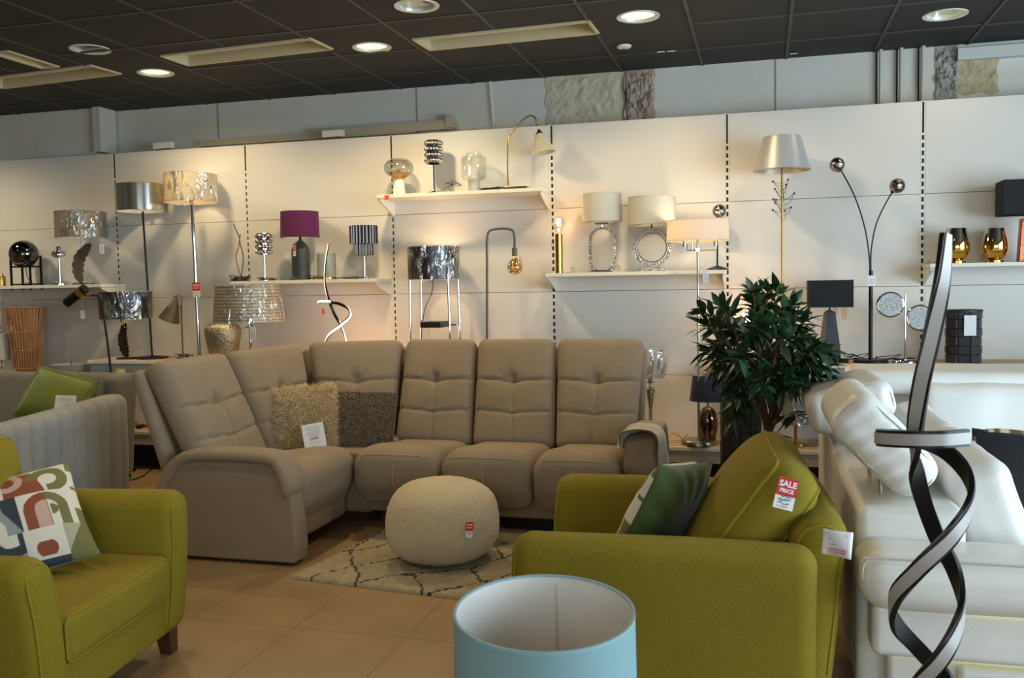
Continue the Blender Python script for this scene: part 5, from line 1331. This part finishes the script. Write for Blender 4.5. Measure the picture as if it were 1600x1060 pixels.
mb = MB().lathe([(.008, .012), (.012, 0), (S.r(13), -.02), (S.r(13), -.024)], n=24); mb.v = [tuple(Mh @ Vector(v)) for v in mb.v]; mb.build('shade_cap', mat('aged_brass', '7E7040', .35, .9), t)
mb = MB().lathe([(S.r(13), -.022), (S.r(26), -S.s*20), (S.r(39), -S.s*35)], n=96, close=False, mod=lambda i, j, a: 1+(.035 if i % 2 else -.035)*(j/2+.15)); mb.v = [tuple(Mh @ Vector(v)) for v in mb.v]; mb.build('pleated_shade', cloth_shade('cream_pleated_cloth', 'DAD4C0', .3), t, ang=10)
ptag('small orange card hanging over the left end of the highest shelf', W(604, 309, 6.195), .034, .034, m=ORANGE, lines=False)
# --- four-legged lamp and upside-down U lamp
S = Spot(681, 6.25, LZ); t = lamp('lamp with lit black drum shade in plastic on four chrome legs', S, name='floor_lamp'); zt = S.h(386); zb = S.h(437)
drum(t, zb, zt, S.r(80), S.r(80), mat('black_brown_satin', '1C1416', .28), lining=mat('silver_lining', 'C9BCA8', .4, .3), wrap=FILM2); bulb(t, 0, 0, zb+.10, .03, lit=4.5, color=(1, .70, .42))
for a, b in ((-1, -1), (1, -1), (-1, 1), (1, 1)): MB().tube([(a*S.r(66), b*.11, 0), (a*S.r(62), b*.11, zb+.03)], .009, 12).build('leg', CHROME, t)
MB().box((0, 0, S.h(507)), (S.r(66), .20, S.s*9)).build('crossbar', mat('black_crossbar', '1A1A1B', .4), t, bevel=.002); MB().tube([(S.r(60), -.10, S.h(507)), (S.r(84), -.10, S.h(507))], .005, 8).build('switch_pin', CHROME, t)
MB().tube(crom([(0, -.02, zb+.01), (-.01, -.03, zb-.10), (-.06, -.05, zb-.22), (-.09, -.06, .15), (-.11, -.05, .0)], 6), .0028, 6).build('cord', CABLE, t)
S = Spot(761, 6.25, LZ); t = lamp('grey upside down U lamp with amber globe bulb, behind the middle of the sofa', S, name='floor_lamp'); disc(t, .10, .015, mat('warm_grey_metal', '5C5A54', .5, .3)); g_ = lambda px, py: Vector((S.x(px, py), 0, S.h(py)))
GM = MATS['warm_grey_metal']; MB().tube([(0, 0, .01)]+crom([g_(761, 400), g_(761, 375), g_(764, 362), g_(774, 358.5), g_(782, 358), g_(791, 358.5), g_(801, 362), g_(804, 373), g_(804, 389)], 6), .0085, 14).build('pole', GM, t)
x_ = S.x(804, 395); MB().lathe([(.019, S.h(401)), (.019, S.h(389)), (.0001, S.h(388.5))], (x_, 0, 0), 24).build('bulb_holder', GM, t)
zc = S.h(419); MB().lathe([(.012, S.h(401)), (.018, S.h(405)), (S.r(18), zc+S.r(18)), (S.r(24), zc+.01), (S.r(24), zc-.01), (S.r(18), zc-S.r(17)), (.0001, zc-S.r(25))], (x_, 0, 0), 32).build('bulb', glass_mat('amber_glass', (.78, .60, .30), .28, .05), t)
MB().tube(crom([(x_-.01, 0, S.h(403)), (x_-.018, 0, zc), (x_, .01, zc-.02), (x_+.018, 0, zc), (x_+.01, 0, S.h(403))], 6), .0016, 5).build('filament', glow('weak_filament', 'FFC060', 1.2), t)
ptag('small pink tag beside the amber globe bulb', W(814, 409, 6.22), .018, .065, m=mat('pink_card', 'D9A79A', .6), lines=False, rot=(0, R(-14), R(-20)))
# --- shelf with oval and round mirror lamps
S = Spot(874, 6.33, SH2); t = lamp('brass cylinder lamp with lit clear globe bulb beside the slotted upright', S); r_ = S.r(11.5); zt = S.h(366)
MB().lathe([(r_, 0), (r_, zt), (r_*.8, zt), (.0001, zt-.003)], n=40).build('body', mat('polished_brass', (.72, .58, .28), .14, 1.0), t); zc = S.h(349); rb = S.r(23)
MB().lathe([(.013, zt), (.014, zt+.012), (rb*.62, zc-rb*.78), (rb, zc), (rb*.7, zc+rb*.72), (.0001, zc+rb)], n=32, close=False).build('bulb', glass_mat('clear_bulb_glass', (.99, .97, .94), .05), t)
f = MB()
for k in range(6): a = k*PI/3; f.tube([(.008*math.cos(a), .008*math.sin(a), zc-.02), (.014*math.cos(a), .014*math.sin(a), zc+.012)], .003, 6)
f.build('filament', glow('hot_filament', 'FFC98A', 60), t); l = bpy.data.lights.new('bulb_light', 'POINT'); l.energy = .9; l.color = (1, .70, .40); l.shadow_soft_size = .02; o = bpy.data.objects.new('bulb_light', l); COL.objects.link(o); o.parent = t; o.location = (0, 0, zc)
MB().tube(crom([(.012, -.03, .01), (.04, -.12, .02), (.045, -.135, -.05), (.05, -.14, -.25), (.06, -.15, -.42)], 6), .002, 6).build('cord', WCABLE, t); cord(t, 41, .05, m=WCABLE, r=.0018, hump=.05, bx=.07)
MIR = mat('faceted_mirror', (.78, .76, .73), .10, 1.0, bump=1.0, bscale=70)
def loop_lamp(label, S, ry_px, rx_px, zc_px, tube_r, shade, neck, seed, double=False):
    t = lamp(label, S, group=None); zc = S.h(zc_px); rx = S.r(rx_px); rz_ = ry_px*S.s/2; st = max(0, rz_-rx); pts = []
    for i in range(48):
        a = 2*PI*i/48; pts.append((rx*math.cos(a), 0, zc+rx*math.sin(a)+(st if math.sin(a) > 0 else -st)))
    k0 = MB().ribbon(pts, lambda i, p, tt: (p.x, 0, p.z-zc-(st if p.z > zc+st else -st if p.z < zc-st else p.z-zc)) if abs(p.x) > 1e-6 or 1 else (0, 0, 1), .045, tube_r, closed=True)
    k0.build('mirror_loop', MIR, t, ang=20)
    if double:
        pts2 = [(p[0]*.82, 0, zc+(p[2]-zc)*.82) for p in pts]; MB().tube(pts2, .004, 8, closed=True).build('inner_hoop', CHROME, t)
        pts2 = [(p[0]*1.04, 0, zc+(p[2]-zc)*1.04) for p in pts]; MB().tube(pts2, .004, 8, closed=True).build('outer_hoop', CHROME, t)
    return t
S = Spot(942, 6.33, SH2); t = loop_lamp('lamp with tall oval mirrored loop and white drum shade', S, 68, 39, 391, .016, None, None, 1)
MB().box((0, 0, .008), (S.r(70), .09, .016)).build('base', CHROME, t, bevel=.002); MB().box((0, 0, S.h(349.5)), (S.r(44), .05, .014)).build('top_plate', CHROME, t, bevel=.003); pole(t, S.h(357), S.h(349), .006)
drum(t, S.h(347), S.h(303), S.r(62), S.r(59), WHITEC, lining=WARMW); cord(t, 43, .07, m=WCABLE, r=.0018, hump=.06, bx=.11)
S = Spot(1019, 6.30, SH2); t = loop_lamp('lamp with round double hoop mirrored base and white drum shade', S, 55, 55, 387, .020, None, None, 2, True)
MB().box((0, 0, .012), (S.r(74), .10, .024)).build('base', MIR, t, bevel=.002); pole(t, S.h(359), S.h(350), .005, BLACK); drum(t, S.h(352), S.h(308), S.r(74), S.r(72), WHITEC, lining=WARMW)
S = Spot(1121, 6.34, SH2); t = lamp('smoked mirror ball lamp on black stem at the right end of the mirror lamp shelf', S)
MB().lathe([(S.r(35), 0), (S.r(33), .008), (S.r(14), .022), (.007, .03)], n=40).build('base', BLACK, t); pole(t, .02, S.h(340), .006, BLACK); MB().sphere((S.x(1124, 330), 0, S.h(330)), S.r(21), 32, 20).build('globe', mat('crackled_smoke_mirror', (.58, .56, .54), .10, 1.0, bump=.7, bscale=45), t)
# lit swing arm floor lamp
S = Spot(1092, 6.14, PZ); t = lamp('satin nickel floor lamp with lit wide pale shade and swing arms, left of the tree', S, name='floor_lamp'); disc(t, S.r(55), .035, SATIN)
pole(t, .03, S.h(372), .0075, SATIN); zs0, zs1 = S.h(377), S.h(344); xs = 0
drum(t, zs0, zs1, S.r(95), S.r(93), PINKW, lining=cloth_shade('warm_translucent_lining', 'F0E4CC', .65), x=xs)
f = MB(); z_ = S.h(391)
f.tube([(0, 0, z_), (S.x(1119, 390), 0, z_), (S.x(1119, 390), 0, S.h(378))], .005, 8); f.tube([(0, 0, z_), (S.x(1074, 391), -.02, z_), (S.x(1074, 391), -.02, S.h(381)), (S.x(1066, 391), -.02, S.h(381))], .005, 8); f.tube([(S.x(1082, 391), -.02, z_), (S.x(1082, 391), -.02, S.h(379))], .005, 8); f.build('swing_arm', SATIN, t)
MB().box((.0, -.01, z_), (.03, .03, .028)).build('arm_hub', CHROME, t, bevel=.003)
bulb(t, S.x(1070, 390), -.02, S.h(372), .018, lit=3.4); bulb(t, S.x(1118, 390), 0, S.h(372), .018, lit=.6)
ptag('white tag hanging from the lit swing arm lamp', W(1103, 432, 6.10), .038, .085, string=(0, .05))
# --- plinth lamps right of the sofa
S = Spot(1017, 6.12, PZ); t = lamp('silver candlestick lamp with clear and white double glass shade, right of the beige sofa', S)
r1 = S.r(14); zt = S.h(592); MB().lathe([(.07, 0), (.068, .015), (.02, .03), (.012, .05), (.016, .08), (.010, .10), (.012, zt*.55), (S.r(13), zt*.80), (S.r(14), zt*.84), (.008, zt*.88), (.008, zt*.93), (S.r(14), zt*.95), (.008, zt*.97), (.02, zt)], n=36).build('stem', HAM, t)
MB().lathe([(S.r(30), S.h(590)), (S.r(36), S.h(548))], (S.x(1018, 568), 0, 0), 48, close=False).build('inner_shade', cloth_shade('white_fabric_inner', 'D0CECB', .3), t); MB().lathe([(S.r(46), S.h(590)), (S.r(56), S.h(546)), (S.r(56), S.h(545.5)), (S.r(50), S.h(548))], (S.x(1019, 568), 0, 0), 48, close=False).build('glass_shade', film_mat('clear_wrapping_shade', .30, 10), t)
cord(t, 51, .10, m=WCABLE, r=.003, hump=.07, bx=.16)
S = Spot(1106, 6.22, PZ); t = lamp('bronze mirrored glass lamp with navy blue shade behind the tree', S); zt = S.h(636); r_ = S.r(31)
MB().lathe([(r_*.45, 0), (r_*.75, zt*.10), (r_*.98, zt*.40), (r_, zt*.62), (r_*.82, zt*.86), (r_*.45, zt*.98), (.02, zt)], n=48).build('body', mat('bronze_mercury_glass', (.52, .42, .34), .10, 1.0, bump=.3, bscale=25), t); pole(t, zt-.01, S.h(625), .008)
drum(t, S.h(626), S.h(586), S.r(56), S.r(46), mat('navy_velvet', '1A2140', .8, sheen=.3), lining=WARMW)
WOV = mat('black_woven_leather', '25262A', .50, bump=.4, bscale=60)
def woven_cyl(t, r, h, cols_, rows, name='woven_body'):
    mb = MB(); ch = h/rows
    for j in range(rows):
        for i in range(cols_):
            a0, a1 = 2*PI*i/cols_, 2*PI*(i+1)/cols_; o_ = .0035 if (i+j) % 2 else 0; z0_, z1_ = j*ch+.001, (j+1)*ch-.001; pts = []
            for (a, z, e) in [(a0, z0_, 0), (a1, z0_, 0), (a1, z1_, 0), (a0, z1_, 0)]: pts.append((r*math.cos(a), r*math.sin(a), z))
            am, da = (a0+a1)/2, (a1-a0)*.40; zi = ch*.05
            for (a, z) in [(am-da, z0_+zi), (am+da, z0_+zi), (am+da, z1_-zi), (am-da, z1_-zi)]: pts.append(((r+.0025+o_)*math.cos(a), (r+.005+o_)*math.sin(a), z))
            mb.add(pts, [(4, 5, 6, 7), (0, 1, 5, 4), (1, 2, 6, 5), (2, 3, 7, 6), (3, 0, 4, 7)])
    mb.lathe([(r-.004, 0), (r-.004, h)], n=32, close=False); mb.build(name, WOV, t, smooth=False)
    MB().lathe([(r-.003, h-.01), (r+.008, h-.01), (r+.008, h+.004), (r-.003, h+.004), (r-.003, h-.01)], n=36, close=False).build('rim', WOV, t)
S = Spot(1158, 5.78, 0); t = lamp('tall black woven cylinder floor lamp standing behind the tree trunk', S, name='woven_lamp', group='black woven cylinder lamps'); woven_cyl(t, S.r(60), S.h(594), 12, 15)
ptag('red and white tag glimpsed through the leaves on the tall woven lamp', W(1153, 604, 5.62), .045, .07, red=True)
S = Spot(1505, 6.25, LZ); t = lamp('black woven cylinder lamp with white tag on the low shelf at right', S, name='woven_lamp', group='black woven cylinder lamps'); woven_cyl(t, S.r(50), S.h(485), 9, 6)
ptag('blank white rectangular tag on the right woven lamp', W(1516, 509, 6.13), .068, .125, lines=False)
S = Spot(1243, 6.2, PZ); t = lamp('lamp with grey outside and gold lined drum shade behind the white sofa headrest', S); disc(t, .07, .02, BRASS); pole(t, .02, S.h(662), .01, BRASS); drum(t, S.h(662), S.h(617), S.r(42), S.r(40), mat('grey_silk', '8B8D90', .55, .2), lining=mat('gold_foil_lining', (.62, .50, .12), .4, .6), wrap=FILM)
# lit crystal lamp behind the tree
S = Spot(1165, 6.25, LZ); t = lamp('lit crystal table lamp glowing through the leaves of the tree', S); disc(t, .06, .02); pole(t, .02, S.h(520), .008); pts = MB(); r_ = S.r(34); gl_ = MB()
for j in range(5):
    for i in range(9): a = 2*PI*(i+.5*(j % 2))/9; pts.sphere((r_*math.cos(a), r_*math.sin(a), S.h(518-j*9)), .012, 8, 6)
pts.build('crystal_ring', glass_mat('crystal_bead', (.98, .95, .9), .2), t)
for i in range(5): a = 2*PI*i/5; gl_.sphere((r_*.5*math.cos(a), r_*.5*math.sin(a), S.h(502)), .011, 10, 8)
gl_.build('bulb', glow('hot_filament', 'FFC98A', 60), t); l = bpy.data.lights.new('bulb_light', 'POINT'); l.energy = 3.5; l.color = (1, .72, .44); l.shadow_soft_size = .05; o = bpy.data.objects.new('bulb_light', l); COL.objects.link(o); o.parent = t; o.location = (0, -.06, S.h(500))
# --- right bay
S = Spot(1222, 6.22, LZ); t = lamp('floor lamp with tapered silver satin shade and beaded twigs on a thin gold pole', S, name='floor_lamp'); disc(t, .12, .015, BRASS)
pole(t, .01, S.h(262), .0065, mat('gold_pole', (.62, .48, .25), .25, 1.0)); MB().lathe([(.01, S.h(262)), (.022, S.h(260)), (.024, S.h(257)), (.012, S.h(255))], n=24).build('bulb_holder', MATS['gold_pole'], t)
drum(t, S.h(267)+.0, S.h(214), S.r(85), S.r(56), mat('silver_satin_shade', 'B2B2B6', .42, .3), lining=mat('silver_lining', 'C9BCA8', .4, .3))
tw = MB(); bd = MB(); rg = random.Random(21); last = None
for k in range(13):
    z = S.h(284+k*4.2); a = rg.uniform(0, 6.28); e = Vector((math.cos(a)*rg.uniform(.05, .085), math.sin(a)*.05, z+rg.uniform(-.01, .03))); tw.tube(crom([(0, 0, z-.05), (e.x*.5+.01, e.y*.5, z-.03), tuple(e)], 5), .0016, 5); bd.sphere(e, .0068, 10, 7)
    if last: tw.tube(crom([last, (last+e)/2+Vector((0, 0, -.02)), e], 4), .0012, 5)
    last = e
tw.build('twig', mat('dark_wire', '3E3832', .4, .6), t); bd.build('bead', mat('dark_crystal_bead', '2E2A28', .1, .5), t)
S = Spot(1296, 6.2, LZ); t = lamp('lamp with black rectangular shade on tapered dark blue grey body, right of the tree', S)
z0, z1 = S.h(480), S.h(438); wd = S.s*66; mb = MB()
vs = [(a*wd/2, b*.10, z) for z in (z0, z1) for a, b in ((-1, -1), (1, -1), (1, 1), (-1, 1))]; mb.add(vs, [(0, 1, 5, 4), (1, 2, 6, 5), (2, 3, 7, 6), (3, 0, 4, 7)]); sd = mb.build('lamp_shade', mat('black_linen', '17181C', .85), t, smooth=False)
vs = [(a*(wd/2-.003), b*.097, z) for z in (z0, z1) for a, b in ((-1, -1), (1, -1), (1, 1), (-1, 1))]; MB().add(vs, [(0, 1, 5, 4), (1, 2, 6, 5), (2, 3, 7, 6), (3, 0, 4, 7)]).build('shade_lining', mat('gold_foil_lining', (.62, .50, .12), .4, .6), sd, smooth=False)
fr = MB()
for k in range(7): fr.box((S.x(1318, 490)+(k-3)*.0045, -.05, (z0+S.h(499))/2), (.002, .002, z0-S.h(499)))
for k in range(6): fr.box((S.x(1306, 490)+(k-3)*.005, .02, (z0+S.h(493))/2), (.002, .002, z0-S.h(493)))
fr.build('gold_fringe', mat('gold_thread', 'B98E3A', .5, .3), t); MB().lathe([(S.r(34), 0), (S.r(32), S.h(545)), (S.r(17), S.h(488)), (.006, S.h(484)), (.006, z0+.02)], n=6).build('body', mat('blue_grey_ceramic', '353C48', .5), t, smooth=False); cord(t, 61, .08, hump=.02)
S = Spot(1360, 6.2, LZ); t = lamp('black floor lamp with two smoked crackle balls on curved arms', S, name='floor_lamp'); disc(t, S.r(51), .022, BLACK); g_ = lambda px, py: Vector((S.x(px, py), 0, S.h(py)))
pole(t, .02, S.h(423), .0125, BLACK); f1 = MB().tube(crom([g_(1359, 430), g_(1358, 400), g_(1351, 355), g_(1335, 305), g_(1313, 262)], 8), .0045, 10); f1.build('arm', BLACK, t); MB().tube(crom([g_(1361, 430), g_(1361, 395), g_(1367, 358), g_(1378, 330), g_(1395, 300)], 8), .0045, 10).build('arm', BLACK, t)
CR = mat('crackled_smoke_mirror', (.40, .38, .37), .10, 1.0)
for px, py in ((1308, 255), (1402, 292.5)): MB().sphere(tuple(g_(px, py)), S.r(23), 36, 22).build('globe', CR, t)
for a_, b_ in (((1312, 262.5), (1309, 266)), ((1396, 299), (1393, 303))): MB().tube([g_(*a_), g_(*b_)], .016, 16, r2=.009).build('globe_cup', BLACK, t)
cord(t, 63, .10, hump=.06, bx=-.10); cord(t, 64, .09, hump=.05, bx=.10); plug(t, -.155, -.02); plug(t, .155, 0)
ptag('white tag with handwriting on the two-ball black floor lamp', W(1362, 439, 6.12), .046, .066)
S = Spot(1414, 6.16, LZ); t = lamp('chrome lamp with two round sparkling glass discs, right of the two-ball lamp', S); disc(t, S.r(37), .022); pole(t, .02, S.h(461), .006)
SPK = mat('crushed_crystal', 'C9CDCE', .15, .35, bump=1.0, bscale=110, var=.35, vscale=90)
for px, py, s_ in ((1391, 476, -1), (1437, 497, 1)):
    x_, z_ = S.x(px, py), S.h(py); r_ = S.r(37); f = MB()
    f.tube([(x_+r_*math.cos(a*PI/20), 0, z_+r_*math.sin(a*PI/20)) for a in range(40)], .008, 8, closed=True); f.tube([(x_-s_*r_, 0, z_), (0, 0, z_)], .004, 6); o = f.build('disc_frame', CHROME, t)
    MB().tube([(x_, -.010, z_), (x_, .010, z_)], r_*.95, 40).build('crystal_disc', SPK, o)
cord(t, 66, .06, hump=.03)
# --- far right shelf
def ombre():
    m_ = mat('gold_to_chrome_glass', (.8, .6, .2), .05, 1.0); nt = m_.node_tree; b = nt.nodes['Principled BSDF']; tc = nt.nodes.new('ShaderNodeTexCoord'); sp_ = nt.nodes.new('ShaderNodeSeparateXYZ'); r = nt.nodes.new('ShaderNodeValToRGB')
    mr = nt.nodes.new('ShaderNodeMapRange'); mr.inputs[1].default_value = 0; mr.inputs[2].default_value = .25; r.color_ramp.elements[0].color = (.80, .52, .12, 1); r.color_ramp.elements[1].color = (.50, .50, .52, 1); r.color_ramp.elements[0].position = .35; r.color_ramp.elements[1].position = .85
    L = nt.links.new; L(tc.outputs['Object'], sp_.inputs[0]); L(sp_.outputs['Z'], mr.inputs[0]); L(mr.outputs[0], r.inputs[0]); L(r.outputs[0], b.inputs['Base Color']); return m_
for px, lb in ((1494, 'gold to chrome egg shaped glass lamp half hidden by the spiral floor lamp'), (1554, 'gold to chrome egg shaped glass lamp right of its twin on the far right shelf')):
    S = Spot(px, 6.34, SH4); t = lamp(lb, S, group='gold and chrome glass lamps'); r_ = S.r(39); H = S.h(357)
    MB().lathe([(r_*.70, 0), (r_*.70, .016), (.0001, .016)], n=36).build('base', mat('polished_brass', (.72, .58, .28), .14, 1.0), t)
    MB().lathe([(r_*.40, .016), (r_*.78, H*.18), (r_*.98, H*.36), (r_, H*.46), (r_*.95, H*.65), (r_*.80, H*.88), (r_*.74, H), (r_*.71, H), (r_*.76, H*.88)], n=48, close=False).build('glass', ombre(), t); cord(t, px, .06, m=WCABLE, r=.0025, hump=.05, bx=-.11)
S = Spot(1607, 6.30, SH4); t = lamp('lamp with black rectangular shade and copper block base at the right edge', S); wd = S.s*84; z0, z1 = S.h(336), S.h(282)
vs = [(a*wd/2, b*.11, z) for z in (z0, z1) for a, b in ((-1, -1), (1, -1), (1, 1), (-1, 1))]; MB().add(vs, [(0, 1, 5, 4), (1, 2, 6, 5), (2, 3, 7, 6), (3, 0, 4, 7)]).build('lamp_shade', mat('black_linen', '17181C', .85), t, smooth=False)
MB().rbox((S.s*32, .07, S.h(342)), .006, n=(3, 2, 8), fn=lambda x, y, z: (x*(1-.25*(z/.3+.5)), y, z), off=(0, 0, S.h(342)/2)).build('body', mat('rose_copper', (.80, .45, .34), .2, 1.0, bump=.3, bscale=20), t); pole(t, S.h(345), z0+.03, .006, BRASS)
# far right: white chair back at the edge and lamp on low left gap
t = thing('chair', 'pale rounded chair back cut off by the right edge beside the white sofa', 'chair', (2.28, 5.74, 0)); MB().rbox((.30, .42, .52), .12, n=(6, 8, 8), off=(.05, 0, .74)).build('backrest', LEATHER, t); MB().rbox((.5, .5, .12), .05, off=(.12, 0, .46)).build('seat', LEATHER, t)
for a in (-.08, .32):
    for b in (-.2, .2): MB().box((a, b, .21), (.03, .03, .42)).build('leg', DARKLEG, t)
S = Spot(194, 5.95, PZ-PZ); t = lamp('small lamp with pale cream cone shade just left of the beige sofa', S, name='floor_lamp'); disc(t, .09, .015); pole(t, .01, S.h(600), .006, SATIN, x1=.0); drum(t, S.h(606), S.h(577), S.r(26), S.r(14), mat('pale_yellow_shade', 'B5AE84', .7), lining=WARMW)
# loose plugs and floor cable by the beige sofa
S = Spot(217, 6.2, PZ); t = thing('plug_cable', 'black plug and cable lying on the plinth shelf left of the beige sofa', 'cable', S.p); cord(t, 70, .08, hump=.03); plug(t, .04, -.05)
q0, q1 = Zp(207, 750, .005), Zp(262, 722, .005)
o = MB().tube(crom([q0-Vector((.3, .3, 0)), q0, (q0+q1)/2+Vector((-.03, .06, 0)), q1, q1+Vector((.3, .1, 0))], 8), .004, 6).build('floor_cable', CABLE); tag(o, 'thin black cable on the floor between the grey and beige sofas', 'cable')
